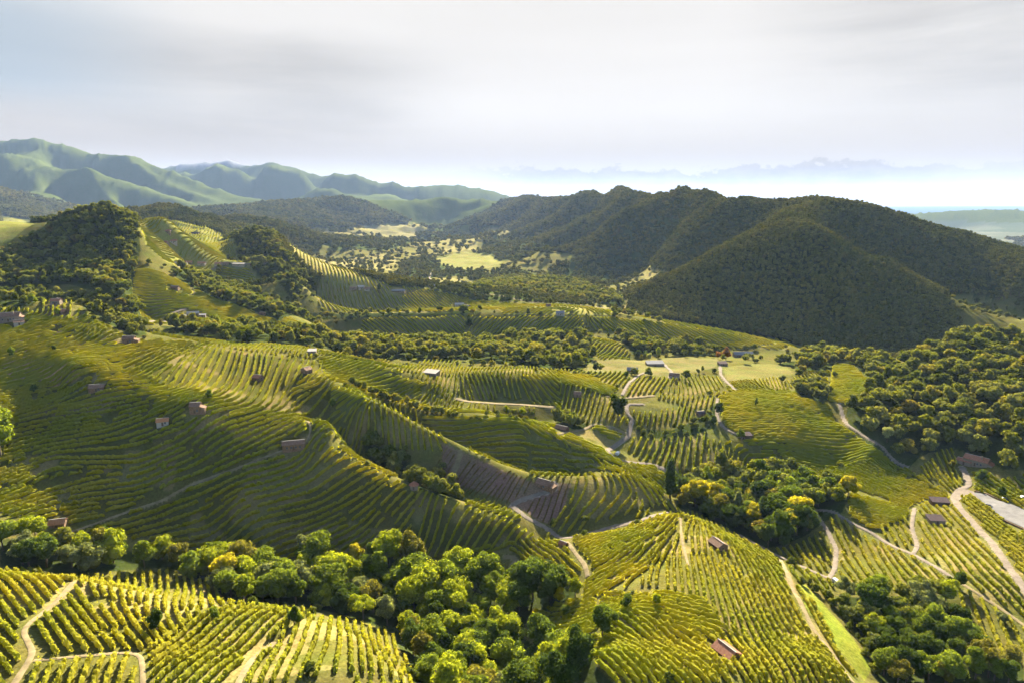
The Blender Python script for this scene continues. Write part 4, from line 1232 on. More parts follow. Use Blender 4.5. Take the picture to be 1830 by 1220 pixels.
def slab(L, W, y0, y1, z0, z1, t):
    """sloping roof slab from eave line (y0,z0) to ridge line (y1,z1), L long"""
    return ([(-L, y0, z0), (L, y0, z0), (L, y1, z1), (-L, y1, z1), (-L, y0, z0 + t), (L, y0, z0 + t), (L, y1, z1 + t), (-L, y1, z1 + t)],
            [(0, 1, 2, 3), (7, 6, 5, 4), (0, 4, 5, 1), (1, 5, 6, 2), (2, 6, 7, 3), (3, 7, 4, 0)])


def house(u, v, L, W, H, rot, roof='brown_tile', wall='stone', kind='gable', label='', group=None, name='stone_hut', pitch=0.56,
          win=0, door=True, chimney=False, cat='hut', lean=False, porch=False, storeys=1, dz=0.0, ridge_cap=True):
    H *= 0.78
    x, y = cast(u, v)
    c, s = math.cos(rot), math.sin(rot)
    zs = [float(height(x + c * a - s * b, y + s * a + c * b)) for a in (-L / 2, L / 2) for b in (-W / 2, W / 2)]
    z = min(zs) + 0.3 * (max(zs) - min(zs)) + dz
    root = bpy.data.objects.new(name, None); COL.objects.link(root); root.empty_display_size = 0.5
    root.location = (x, y, z); root.rotation_euler = (0, 0, rot)
    root['label'] = label; root['category'] = cat
    if group:
        root['group'] = group
    l, w = L / 2, W / 2
    base = min(zs) - z - 1.2
    g = W * pitch / 2 * 1.0
    if kind == 'gable':
        m = MB()
        m.poly([(-l, -w, base), (l, -w, base), (l, w, base), (-l, w, base), (-l, -w, H), (l, -w, H), (l, w, H), (-l, w, H), (-l, 0, H + g), (l, 0, H + g)],
               [(0, 1, 5, 4), (2, 3, 7, 6), (1, 2, 6, 9, 5), (3, 0, 4, 8, 7)])
        m.make('wall', wall, root)
        o_ = 0.35
        r = MB()
        dzv = o_ * pitch
        r.poly(*slab(l + 0.35, W, -w - o_, -0.0, H - dzv + 0.04, H + g + 0.04, 0.14))
        r.poly(*slab(l + 0.3, W, w + o_, 0.0, H - dzv + 0.04, H + g + 0.04, 0.14))
        ro = r.make('roof', roof, root)
        if ridge_cap:
            MB().box(-l - 0.3, l + 0.3, -0.16, 0.16, H + g + 0.12, H + g + 0.26).make('ridge', 'pale_roof' if roof != 'dark_roof' else 'dark', ro)
        if chimney:
            MB().box(l * 0.4, l * 0.4 + 0.6, -w * 0.5, -w * 0.5 + 0.6, H + g * 0.3, H + g + 0.9).make('chimney', wall, ro)
    else:                                            # one gently sloping roof
        m = MB()
        hb = H + W * 0.16
        m.poly([(-l, -w, base), (l, -w, base), (l, w, base), (-l, w, base), (-l, -w, H), (l, -w, H), (l, w, hb), (-l, w, hb)],
               [(0, 1, 5, 4), (2, 3, 7, 6), (1, 2, 6, 5), (3, 0, 4, 7)])
        m.make('wall', wall, root)
        r = MB()
        r.poly(*slab(l + 0.3, W, -w - 0.4, w + 0.3, H - 0.02, hb + 0.06, 0.14))
        r.make('roof', roof, root)
    if door:
        MB().box(-0.5, 0.5, -w - 0.04, -w + 0.05, -0.1, 1.95).make('door', 'timber', root)
    nw = win
    for st in range(storeys):
        for k in range(nw):
            xx = -l + L * (k + 1) / (nw + 1)
            if abs(xx) < 0.9 and door and st == 0:
                xx += 1.3
            zz = 1.0 + 2.7 * st
            if zz + 1.1 > H:
                continue
            fr = MB().box(xx - 0.45, xx + 0.45, -w - 0.05, -w + 0.04, zz, zz + 1.1).make('window', 'glass', root)
            MB().box(xx - 0.55, xx + 0.55, -w - 0.12, -w - 0.02, zz - 0.12, zz - 0.02).make('sill', 'plaster', fr)
    # small opening in the end wall
    MB().box(l - 0.05, l + 0.04, -0.35, 0.35, 1.0, 1.7).make('window', 'dark', root)
    if lean:
        p = MB()
        p.poly([(l, -w * 0.8, base), (l + 2.6, -w * 0.8, base), (l + 2.6, w * 0.8, base), (l, w * 0.8, base), (l, -w * 0.8, H * 0.85), (l + 2.6, -w * 0.8, H * 0.62), (l + 2.6, w * 0.8, H * 0.62), (l, w * 0.8, H * 0.85)],
               [(0, 1, 5, 4), (1, 2, 6, 5), (2, 3, 7, 6)])
        p.make('lean_to_wall', wall, root)
        q = MB()
        q.poly([(l - 0.02, -w * 0.85, H * 0.88), (l + 2.9, -w * 0.85, H * 0.62), (l + 2.9, w * 0.85, H * 0.62), (l - 0.02, w * 0.85, H * 0.88),
                (l - 0.02, -w * 0.85, H * 0.88 + .12), (l + 2.9, -w * 0.85, H * 0.62 + .12), (l + 2.9, w * 0.85, H * 0.62 + .12), (l - 0.02, w * 0.85, H * 0.88 + .12)],
               [(0, 3, 2, 1), (4, 5, 6, 7), (0, 1, 5, 4), (1, 2, 6, 5), (2, 3, 7, 6), (3, 0, 4, 7)])
        q.make('lean_to_roof', roof, root)
    if porch:
        for sx in (-l * 0.8, l * 0.8):
            MB().box(sx - 0.08, sx + 0.08, -w - 1.6, -w - 1.44, base, H * 0.75).make('post', 'timber', root)
        q = MB()
        q.poly(*slab(l + 0.1, 1, -w - 1.8, -w + 0.05, H * 0.74, H * 0.92, 0.1))
        q.make('porch_roof', roof, root)
    return root


R = math.radians
HOUSES = [
    # near and middle huts, each picked out in the photograph
    dict(u=1298, v=1168, L=7.2, W=5.4, H=2.6, rot=R(-62), roof='red_tile', wall='stone', label='red-tiled hut at the bottom of the dome vineyard', r=5.2),
    dict(u=1283, v=976, L=7.0, W=5.2, H=3.0, rot=R(-68), roof='brown_tile', wall='stone', label='brown-roofed hut high on the side of the dome vineyard', r=5.0),
    dict(u=973, v=866, L=8.0, W=6.0, H=3.4, rot=R(-35), roof='brown_tile', wall='stone', label='weathered stone house standing in the brown ploughed field', name='stone_house', cat='house', lean=True, r=6.5, win=1),
    dict(u=1678, v=900, L=9.0, W=5.0, H=3.2, rot=R(-8), roof='dark_roof', wall='timber', kind='mono', label='long dark timber shed beside the gravel drive', name='timber_shed', cat='shed', r=5.5),
    dict(u=1671, v=932, L=7.6, W=5.4, H=2.6, rot=R(-6), roof='dark_roof', wall='plaster', kind='mono', label='flat brown-roofed shed in the vines below the long dark one', name='shed', cat='shed', r=5.4),
    dict(u=1745, v=830, L=13, W=7, H=4.6, rot=R(-52), roof='red_tile', wall='plaster', label='red-roofed farmhouse at the foot of the wooded hill', name='farmhouse', cat='house', win=3, storeys=2, chimney=True, lean=True, r=10),
    dict(u=1724, v=828, L=8, W=4.5, H=2.8, rot=R(-52), roof='red_tile', wall='plaster', label='low outbuilding left of the red-roofed farmhouse', name='outbuilding', cat='outbuilding', r=5),
    dict(u=525, v=800, L=11.5, W=5.0, H=4.2, rot=R(16), roof='brown_tile', wall='stone', label='long two-storey stone house on the crest of the left spur', name='stone_house', cat='house', win=4, storeys=2, r=6.5),
    dict(u=291, v=756, L=5.8, W=4.6, H=3.0, rot=R(22), roof='orange_tile', wall='white', label='small whitewashed hut with orange roof on the left slope', name='white_hut', win=1, r=4.6),
    dict(u=350, v=733, L=5.2, W=5.4, H=5.2, rot=R(10), roof='brown_tile', wall='stone', label='tall stone tower house in two stages beside a bushy tree', name='stone_house', cat='house', win=1, storeys=2, lean=True, r=5.0),
    dict(u=174, v=694, L=8.0, W=5.2, H=2.9, rot=R(14), roof='brown_tile', wall='stone', label='low stone hut with dark eaves in the upper left vineyard', win=1, r=5.2),
    dict(u=231, v=612, L=7.0, W=5.6, H=4.0, rot=R(12), roof='brown_tile', wall='stone', label='stone house with a side terrace at the top of the left slope', name='stone_house', cat='house', win=1, lean=True, r=6.0),
    dict(u=104, v=937, L=6.2, W=5.2, H=2.3, rot=R(18), roof='orange_tile', wall='stone', label='bright orange-roofed hut above the bottom left woods', r=4.6),
    dict(u=461, v=678, L=5.6, W=5.0, H=2.8, rot=R(-20), roof='red_tile', wall='stone', label='red-roofed hut at the meeting of the fan-shaped rows', r=4.4),
    dict(u=548, v=665, L=5.2, W=5.4, H=3.2, rot=R(60), roof='brown_tile', wall='stone', label='squat pinkish stone hut below the little white-roofed one', r=4.4),
    dict(u=558, v=630, L=6.0, W=5.0, H=2.6, rot=R(10), roof='pale_roof', wall='plaster', kind='mono', label='white-roofed hut on the skyline of the left ridge', name='hut', r=4.4),
    dict(u=1004, v=768, L=8.0, W=5.0, H=2.8, rot=R(-35), roof='brown_tile', wall='timber', label='narrow brown hut under the dark clump on the spur', r=4.6),
    dict(u=803, v=1012, L=6.0, W=4.2, H=2.4, rot=R(-75), roof='brown_tile', wall='stone', label='half-hidden hut at the edge of the wooded ravine', r=4.2),
    dict(u=1275, v=708, L=0, W=0, H=0, rot=0, skip=True),
    dict(u=1032, v=706, L=5.0, W=4.2, H=2.6, rot=R(-10), roof='brown_tile', wall='stone', label='tiny hut in the striped vineyard left of the big oval tree', r=4.0),
    dict(u=1334, v=780, L=6.0, W=5.0, H=2.8, rot=R(5), roof='dark_roof', wall='timber', kind='mono', label='small dark shed beside the shaggy tree, foot of the broad vineyard', name='shed', cat='shed', r=4.6),
    dict(u=1130, v=664, L=9.0, W=6.5, H=3.0, rot=R(-12), roof='grey_roof', wall='stone', label='grey-roofed hut at the top of the winding gravel path', r=5.5),
    dict(u=1205, v=674, L=8.0, W=6.0, H=3.0, rot=R(-25), roof='brown_tile', wall='white', label='hut with one white wall beside the rolling vineyard', r=5.5),
    dict(u=1291, v=652, L=8.0, W=6.0, H=3.0, rot=R(5), roof='dark_roof', wall='plaster', kind='mono', label='dark low shed below the russet autumn tree', name='shed', cat='shed', r=5.0),
    dict(u=1252, v=741, L=5.0, W=4.5, H=2.4, rot=R(15), roof='dark_roof', wall='stone', label='ruined dark hut in the scrub beside the gravel path', r=4.0),
    dict(u=771, v=668, L=11, W=7, H=2.6, rot=R(-22), roof='pale_roof', wall='plaster', kind='mono', label='pale-roofed barn among the vines below the belt of woods', name='barn', cat='barn', r=7),
    dict(u=1170, v=652, L=16, W=8, H=2.8, rot=R(3), roof='grey_roof', wall='plaster', kind='mono', label='greenish low barn at the edge of the flat meadows', name='barn', cat='barn', r=9),
    # small roofed building at the road junction
    dict(u=1007, v=975, L=3.6, W=3.0, H=2.2, rot=R(-40), roof='red_tile', wall='stone', label='little red-roofed shelter at the road junction', name='shelter', cat='shelter', r=3.2),
    # houses on the ridge at the far left
    dict(u=18, v=572, L=13, W=8, H=4.6, rot=R(20), roof='brown_tile', wall='plaster', label='large farmhouse cut by the left edge, on the ridge', name='farmhouse', cat='house', win=3, storeys=2, lean=True, chimney=True, r=9),
    dict(u=-12, v=578, L=10, W=7, H=4.0, rot=R(-15), roof='grey_roof', wall='plaster', label='grey-roofed wing behind the farmhouse at the left edge', name='outbuilding', cat='outbuilding', r=7),
    dict(u=34, v=580, L=6, W=5, H=3.0, rot=R(40), roof='brown_tile', wall='white', label='small white annexe right of the farmhouse at the left edge', name='outbuilding', cat='outbuilding', r=5),
    dict(u=101, v=544, L=6.5, W=5, H=3.8, rot=R(10), roof='red_tile', wall='plaster', label='pale house among the trees on top of the left ridge', name='house', cat='house', win=2, storeys=2, chimney=True, r=6),
    dict(u=112, v=560, L=6, W=4.5, H=2.5, rot=R(-10), roof='red_tile', wall='stone', label='low red-roofed shed just below the ridge-top house', name='shed', cat='shed', r=4.5),
    # upper left farm and hamlets
    dict(u=345, v=563, L=16, W=8, H=3.4, rot=R(24), roof='pale_roof', wall='plaster', label='long pale farm building on the sunlit upper left slope', name='farmhouse', cat='house', win=4, r=10),
    dict(u=325, v=568, L=12, W=7, H=3.0, rot=R(24), roof='grey_roof', wall='white', kind='mono', label='lower wing left of the long pale farm building', name='barn', cat='barn', r=7),
    dict(u=362, v=566, L=9, W=5, H=2.6, rot=R(14), roof='grey_roof', wall='plaster', kind='mono', label='open shed right of the long pale farm building', name='shed', cat='shed', r=6),
    dict(u=313, v=516, L=11, W=8, H=3.4, rot=R(5), roof='brown_tile', wall='stone', label='lone stone hut among the rows above the long farm', r=7),
    dict(u=469, v=563, L=8, W=6, H=3.2, rot=R(-15), roof='brown_tile', wall='stone', label='solitary stone hut on the tail of the sunlit farm slope', r=6),
    dict(u=300, v=412, L=12, W=9, H=6, rot=R(5), roof='red_tile', wall='plaster', label='upper red-roofed house on the hill above the hamlet', name='house', cat='house', win=2, storeys=2, r=8),
    dict(u=294, v=432, L=16, W=10, H=5.5, rot=R(-10), roof='red_tile', wall='plaster', label='left house of the pair on the hill above the hamlet', name='house', cat='house', win=3, storeys=2, r=9),
    dict(u=310, v=430, L=14, W=9, H=5.5, rot=R(20), roof='red_tile', wall='white', label='right house of the pair on the hill above the hamlet', name='house', cat='house', win=3, storeys=2, r=9),
    dict(u=349, v=418, L=22, W=10, H=5, rot=R(0), roof='dark_roof', wall='plaster', label='long dark-roofed house beyond the hillside meadow', name='house', cat='house', win=3, r=9),
    dict(u=312, v=472, L=16, W=9, H=5.0, rot=R(4), roof='pale_roof', wall='white', label='white house at the left end of the hillside hamlet', name='house', cat='house', win=3, storeys=2, r=9),
    dict(u=327, v=471, L=15, W=9, H=6.0, rot=R(0), roof='red_tile', wall='white', label='second house from the left in the hillside hamlet', name='house', cat='house', win=3, storeys=2, r=9),
    dict(u=338, v=472, L=13, W=9, H=6.5, rot=R(8), roof='red_tile', wall='plaster', label='third house from the left in the hillside hamlet', name='house', cat='house', win=3, storeys=2, r=9),
    dict(u=361, v=473, L=16, W=9, H=5.5, rot=R(0), roof='red_tile', wall='white', label='house in the middle of the hillside hamlet, right of a gap', name='house', cat='house', win=3, storeys=2, r=9),
    dict(u=391, v=474, L=15, W=9, H=5.5, rot=R(-6), roof='red_tile', wall='white', label='house just left of the big white hall of the hamlet', name='house', cat='house', win=3, storeys=2, r=9),
    dict(u=404, v=473, L=12, W=8, H=4.5, rot=R(5), roof='brown_tile', wall='plaster', label='small house touching the big white hall of the hamlet', name='house', cat='house', win=2, r=8),
    dict(u=428, v=474, L=26, W=13, H=5.5, rot=R(-4), roof='pale_roof', wall='white', label='big white-roofed hall at the right of the hillside hamlet', name='hall', cat='hall', win=5, r=13, pitch=0.25),
    dict(u=451, v=474, L=8, W=6, H=3.5, rot=R(0), roof='brown_tile', wall='timber', label='brown shed right of the big white hall', name='shed', cat='shed', r=6),
    # middle hamlet
    dict(u=631, v=517, L=14, W=8, H=5.0, rot=R(0), roof='brown_tile', wall='plaster', label='leftmost house of the middle hamlet among trees', name='house', cat='house', win=3, storeys=2, r=8),
    dict(u=645, v=515, L=13, W=9, H=6.0, rot=R(30), roof='pale_roof', wall='white', label='pale house at the heart of the middle hamlet', name='house', cat='house', win=2, storeys=2, r=8),
    dict(u=657, v=518, L=12, W=8, H=5.0, rot=R(-8), roof='brown_tile', wall='white', label='white-walled house right of the heart of the middle hamlet', name='house', cat='house', win=2, storeys=2, r=8),
    dict(u=712, v=521, L=28, W=9, H=4.0, rot=R(2), roof='grey_roof', wall='plaster', label='long grey-roofed barn on the crest right of the middle hamlet', name='barn', cat='barn', win=5, r=13),
    dict(u=772, v=513, L=14, W=9, H=4.5, rot=R(-10), roof='pale_roof', wall='plaster', label='pale house where the valley road bends', name='house', cat='house', win=2, r=8),
    dict(u=821, v=546, L=19, W=9, H=4.0, rot=R(4), roof='pale_roof', wall='white', label='white-roofed farm on the shaded slope in the middle distance', name='farmhouse', cat='house', win=4, r=11),
    dict(u=835, v=550, L=12, W=7, H=3.4, rot=R(-20), roof='dark_roof', wall='stone', label='dark outbuilding right of the white-roofed farm', name='outbuilding', cat='outbuilding', r=8),
    dict(u=1001, v=562, L=15, W=10, H=5.5, rot=R(3), roof='grey_roof', wall='white', label='house with pale roof under the tree group on the middle crest', name='house', cat='house', win=3, storeys=2, r=9),
    dict(u=980, v=548, L=9, W=7, H=4.0, rot=R(15), roof='brown_tile', wall='plaster', label='small house left of the tree group on the middle crest', name='house', cat='house', win=2, r=7),
    dict(u=1320, v=637, L=11, W=8, H=4.0, rot=R(0), roof='grey_roof', wall='plaster', label='pale farm building right of the russet autumn tree', name='farmhouse', cat='house', win=3, r=8),
    dict(u=1336, v=635, L=10, W=6, H=3.4, rot=R(-12), roof='pale_roof', wall='white', label='white shed right of the pale farm building', name='shed', cat='shed', r=7),
    dict(u=1080, v=520, L=12, W=8, H=4.5, rot=R(0), roof='brown_tile', wall='white', label='little house behind the belt of trees near the range', name='house', cat='house', win=2, r=8),
]
for hh in HOUSES:
    if not hh.get('skip'):
        clear_px(hh['u'], hh['v'], hh['r'])
clear_px(740, 872, 3.8)
clear_px(1105, 812, 4.5)


def build_houses():
    for h in HOUSES:
        if h.get('skip'):
            continue
        k = {a: b for a, b in h.items() if a not in ('r', 'skip')}
        if h['v'] < 580 and h['u'] > 150 and h['u'] < 1200:
            k['L'] *= 0.66; k['W'] *= 0.70; k['H'] = max(2.8, k['H'] * 0.66)
        house(**k)
    # round hut with a conical thatch
    x, y = cast(740, 872)
    z = float(height(x, y))
    root = bpy.data.objects.new('round_hut', None); COL.objects.link(root); root.location = (x, y, z)
    root['label'] = 'round hut with a conical roof beside the gully trees'; root['category'] = 'hut'
    for nm, prof, mt in (('wall', [(2.1, -1.0), (2.1, 2.2)], 'plaster'), ('roof', [(2.7, 2.1), (2.65, 2.25), (0.1, 4.1)], 'red_tile')):
        v, f = [], []
        for r, zz in prof:
            v += [(r * math.cos(k * math.pi / 8), r * math.sin(k * math.pi / 8), zz) for k in range(16)]
        for s in range(len(prof) - 1):
            f += [(s * 16 + k, s * 16 + (k + 1) % 16, s * 16 + 16 + (k + 1) % 16, s * 16 + 16 + k) for k in range(16)]
        m = MB(); m.v, m.f = v, f
        m.make(nm, mt, root)
    MB().box(-0.5, 0.5, -2.16, -2.0, -0.1, 1.9).make('door', 'timber', root)


def vehicle(u, v, rot, paint, label, van=False, name='parked_car', cat='car'):
    x, y = cast(u, v)
    z = float(height(x, y)) + 0.14
    root = bpy.data.objects.new(name, None); COL.objects.link(root)
    root.location = (x, y, z); root.rotation_euler = (0, 0, rot)
    root['label'] = label; root['category'] = cat
    bm = bmesh.new()
    if van:
        prof = [(-2.4, 0.35), (2.3, 0.35), (2.4, 0.9), (1.9, 1.15), (1.3, 1.95), (-2.35, 2.05), (-2.4, 0.6)]
        hw, hw2 = 0.95, 0.86
        zt = 1.5
    else:
        prof = [(-2.1, 0.32), (2.1, 0.32), (2.15, 0.72), (1.1, 0.92), (0.45, 1.42), (-1.2, 1.46), (-1.9, 0.98), (-2.15, 0.85)]
        hw, hw2 = 0.88, 0.68
        zt = 1.0
    L = [bm.verts.new((px, -(hw if pz < zt else hw2), pz)) for px, pz in prof]
    Rr = [bm.verts.new((px, (hw if pz < zt else hw2), pz)) for px, pz in prof]
    n = len(prof)
    bm.faces.new(L); bm.faces.new(Rr[::-1])
    for k in range(n):
        bm.faces.new((L[k], Rr[k], Rr[(k + 1) % n], L[(k + 1) % n]))
    bmesh.ops.bevel(bm, geom=bm.edges[:], offset=0.07, segments=1, affect='EDGES')
    me = bpy.data.meshes.new('body'); bm.to_mesh(me); bm.free()
    me.materials.append(M[paint])
    link('body', me, root)
    if van:
        MB().poly([(1.93, -0.8, 1.2), (1.93, 0.8, 1.2), (1.40, 0.76, 1.86), (1.40, -0.76, 1.86)], [(0, 1, 2, 3)]).make('windscreen', 'glass', root)
        for s in (-1, 1):
            MB().box(0.2, 1.3, s * 0.93 - 0.02, s * 0.93 + 0.02, 1.15, 1.65).make('side_window', 'glass', root)
    else:
        MB().poly([(1.12, -0.66, 0.96), (1.12, 0.66, 0.96), (0.53, 0.6, 1.39), (0.53, -0.6, 1.39)], [(0, 1, 2, 3)]).make('windscreen', 'glass', root)
        MB().poly([(-1.98, -0.62, 1.0), (-1.98, 0.62, 1.0), (-1.32, 0.58, 1.43), (-1.32, -0.58, 1.43)], [(0, 1, 2, 3)]).make('rear_window', 'glass', root)
        for s in (-1, 1):
            MB().poly([(-1.5, s * 0.80, 1.0), (0.8, s * 0.80, 1.0), (0.4, s * 0.73, 1.36), (-1.1, s * 0.73, 1.38)], [(0, 1, 2, 3)]).make('side_window', 'glass', root)
    wb = 1.45 if van else 1.3
    for a in (-wb, wb):
        for s in (-1, 1):
            v_, f_ = [], []
            for yy in (s * (hw - 0.18), s * (hw + 0.03)):
                v_ += [(a + 0.33 * math.cos(k * math.pi / 6), yy, 0.33 + 0.33 * math.sin(k * math.pi / 6)) for k in range(12)]
            f_ = [(k, (k + 1) % 12, 12 + (k + 1) % 12, 12 + k) for k in range(12)] + [tuple(range(12)), tuple(range(23, 11, -1))]
            m = MB(); m.v, m.f = v_, f_
            m.make('wheel', 'rubber', root)


def drape(name, poly, mat, lift, step=1.5):
    P = plan(poly)
    x0, y0 = P.min(0); x1, y1 = P.max(0)
    bm = bmesh.new()
    vs = [bm.verts.new((p[0], p[1], 0)) for p in P]
    f = bm.faces.new(vs)
    bmesh.ops.triangulate(bm, faces=[f])
    for ax, lo, hi in ((0, x0, x1), (1, y0, y1)):
        k = lo + step
        while k < hi:
            co = [0, 0, 0]; no = [0, 0, 0]; co[ax] = k; no[ax] = 1
            bmesh.ops.bisect_plane(bm, geom=bm.verts[:] + bm.edges[:] + bm.faces[:], plane_co=co, plane_no=no)
            k += step
    for v in bm.verts:
        v.co.z = float(height(v.co.x, v.co.y)) + lift
    me = bpy.data.meshes.new(name); bm.to_mesh(me); bm.free()
    me.materials.append(M[mat])
    return link(name, me, kind='structure')


def low_wall(pts, h, t, mat, label, name='low_wall'):
    P = line_plan(pts, 2.0)
    tg = np.gradient(P, axis=0); tg /= np.hypot(tg[:, 0], tg[:, 1])[:, None]
    nr = np.stack([-tg[:, 1], tg[:, 0]], -1)
    cols = []
    for a, b in ((-.5, -.4), (-.5, h), (.5, h), (.5, -.4)):
        q = P + nr * a * t
        cols.append(np.column_stack([q, height(P[:, 0], P[:, 1]) + b]))
    co = np.stack(cols, 1)
    o0 = co[0, 0].copy()
    n = len(P)
    idx = np.arange(n * 4).reshape(n, 4)
    f = np.stack([idx[:-1, :-1], idx[:-1, 1:], idx[1:, 1:], idx[1:, :-1]], -1).reshape(-1, 4)
    f = np.concatenate([f, idx[[0]], idx[[-1]][:, ::-1]])
    link(name, mesh_from(name, co.reshape(-1, 3) - o0, f, M[mat]), loc=o0, label=label, category='wall')


YARD = [(1740, 880), (1762, 883), (1782, 894), (1817, 905), (1850, 920), (1850, 952), (1795, 928), (1776, 918), (1755, 897)]


def build_yard():
    drape('paved_yard', YARD, 'paving', 0.36)
    drape('gravel_yard', [(1700, 884), (1716, 872), (1740, 878), (1755, 899), (1738, 890), (1722, 888), (1708, 898)], 'gravel', 0.30)
    low_wall([(1742, 890), (1758, 902), (1778, 922), (1796, 932), (1850, 956)], 0.9, 0.4, 'stone', 'low stone wall along the lower edge of the paved yard')
    low_wall([(1741, 878), (1762, 881), (1783, 892), (1800, 898)], 0.7, 0.35, 'stone', 'dark low wall along the upper edge of the paved yard')
    vehicle(1796, 893, R(-20), 'car_dark', 'dark car parked in the tree shadow on the paved yard')
    vehicle(1828, 890, R(160), 'car_white', 'white car parked at the right edge above the yard')
    vehicle(1496, 1044, R(-72), 'car_white', 'white van on the track by the scrub, lower right', van=True, name='parked_van', cat='van')
    vehicle(1104, 812, R(65), 'car_white', 'white van on the bend of the farm road in the centre', van=True, name='parked_van', cat='van')
    vehicle(1766, 905, R(-60), 'car_dark', 'small dark car by the wall of the paved yard')



# ------------------------------------------------------------------ trees
def ico(sub):
    bm = bmesh.new()
    bmesh.ops.create_icosphere(bm, subdivisions=sub, radius=1.0)
    bm.verts.ensure_lookup_table()
    v = np.array([p.co[:] for p in bm.verts])
    f = np.array([[q.index for q in p.verts] for p in bm.faces])
    bm.free()
    return v, f


ICO1, ICO2 = ico(1), ico(2)


def crown_arrays(rnd, kind, nleaf, leaf, nlobe, base_ico):
    """crown of a tree 10 m tall: lumpy lobes wrapped in loose leaf clumps"""
    H = {'round': (5.9, 3.7, 3.9), 'tall': (6.0, 2.6, 4.1), 'spire': (5.4, 1.15, 4.6), 'cone': (5.2, 2.2, 4.6), 'bush': (4.6, 4.4, 5.2), 'open': (6.4, 3.9, 3.2)}[kind]
    zc, rh, rv = H
    L = []
    for k in range(nlobe):
        d = rnd.normal(size=3); d /= np.linalg.norm(d)
        rr = 0.28 + 0.50 * rnd.random()
        p = d * np.array([rh, rh, rv]) * rr * 1.05
        z = p[2] / rv
        if kind in ('cone', 'spire'):
            w = max(0.15, (1 - (z + 0.7) / 1.75)) * 1.25
            p[:2] *= w
            r = rh * 0.55 * w + 0.25
            sc = np.array([r, r, max(r, rv * 0.30)])
        else:
            if kind == 'open' and z < -0.3:
                p[2] *= 0.5
            r = rh * (0.26 + 0.24 * rnd.random())
            sc = np.array([r, r, r * (0.85 + 0.3 * rnd.random()) * (1.25 if kind == 'tall' else 1)])
        L.append((p + [0, 0, zc], sc))
    if kind in ('round', 'tall', 'bush'):
        L.append((np.array([0, 0, zc]), np.array([rh * 0.62, rh * 0.62, rv * 0.72])))
    if kind == 'spire':
        for z in (2, 4, 6, 8):
            L.append((np.array([0, 0, z]), np.array([rh * (1.1 - z / 11), rh * (1.1 - z / 11), 1.8])))
    V, F, T, n = [], [], [], 0
    bv, bf = base_ico
    for p, s in L:
        v = bv * (1 + (rnd.random((len(bv), 1)) - 0.5) * 0.34) * s * 0.90 + p
        V.append(v); F.append(bf + n); n += len(v)
        T.append(np.full(len(v), 0.15 + 0.5 * rnd.random()))
    Q, TQ = [], []
    for k in range(nleaf):
        p, s = L[rnd.integers(len(L))]
        d = rnd.normal(size=3); d /= np.linalg.norm(d)
        if d[2] < -0.3:
            d[2] *= -1
        c = p + d * s * (0.93 + 0.22 * rnd.random())
        nrm = d + rnd.normal(size=3) * 0.55; nrm /= np.linalg.norm(nrm)
        a = np.cross(nrm, rnd.normal(size=3)); a /= np.linalg.norm(a)
        b = np.cross(nrm, a)
        z = leaf * (0.6 + 0.8 * rnd.random())
        Q.append([c - a * z, c - b * z * 0.8, c + a * z, c + b * z * 0.8])
        TQ += [rnd.random()] * 4
    fq = np.arange(len(Q) * 4).reshape(-1, 4) + n
    co = np.concatenate(V + [np.array(Q).reshape(-1, 3)])
    return co, [np.concatenate(F), fq], np.concatenate(T + [np.array(TQ)])


def trunk_arrays(rnd, kind):
    """tapered trunk with a few limbs"""
    V, F = [], []
    n = 0
    zt = {'bush': 3.0, 'spire': 7.5}.get(kind, 6.2)

    def tube(p0, p1, r0, r1):
        nonlocal n
        p0, p1 = np.array(p0, float), np.array(p1, float)
        d = p1 - p0; d /= np.linalg.norm(d)
        a = np.cross(d, [0.3, 1, 0.2]); a /= np.linalg.norm(a); b = np.cross(d, a)
        for p, r in ((p0, r0), ((p0 + p1) / 2 + rnd.normal(size=3) * 0.06, (r0 + r1) / 2), (p1, r1)):
            for k in range(6):
                t = k * math.pi / 3
                V.append(p + (a * math.cos(t) + b * math.sin(t)) * r)
        for s in range(2):
            for k in range(6):
                F.append([n + s * 6 + k, n + s * 6 + (k + 1) % 6, n + s * 6 + 6 + (k + 1) % 6, n + s * 6 + 6 + k])
        n += 18

    tube((0, 0, -0.6), (0, 0, zt), 0.24, 0.10)
    if kind not in ('spire',):
        for k in range(5):
            t = k * 1.3 + rnd.random()
            z = zt * (0.45 + 0.1 * k)
            r = 2.0 if kind != 'cone' else 1.0
            tube((0, 0, z), (math.cos(t) * r, math.sin(t) * r, z + 1.7), 0.10, 0.04)
    return np.array(V), np.array(F)


KINDS = {'round': 6, 'tall': 3, 'spire': 1, 'cone': 2, 'bush': 3, 'open': 2}
TREE = {}
for kd, cnt in KINDS.items():
    for k in range(cnt):
        rr = np.random.default_rng(100 + k * 7 + len(kd))
        co, fs, tn = crown_arrays(rr, kd, {'spire': 1300, 'bush': 1800, 'open': 1700}.get(kd, 2400), 0.21, {'open': 9, 'spire': 10}.get(kd, 15), ICO1)
        cm = mesh_from('crown', co, fs, M['leaf'], False, tn)
        tv, tf = trunk_arrays(rr, kd)
        TREE[(kd, k)] = (cm, mesh_from('trunk', tv, tf, M['bark'], True))


def template_collection(name, specs, mat):
    col = bpy.data.collections.new(name)
    for i, (kd, nleaf, leaf, nlobe) in enumerate(specs):
        rr = np.random.default_rng(500 + i)
        co, fs, tn = crown_arrays(rr, kd, nleaf, leaf, nlobe, ICO1)
        o = bpy.data.objects.new('%s_%02d' % (name, i), mesh_from('tree_form', co, fs, M[mat], False, tn))
        col.objects.link(o)
    return col


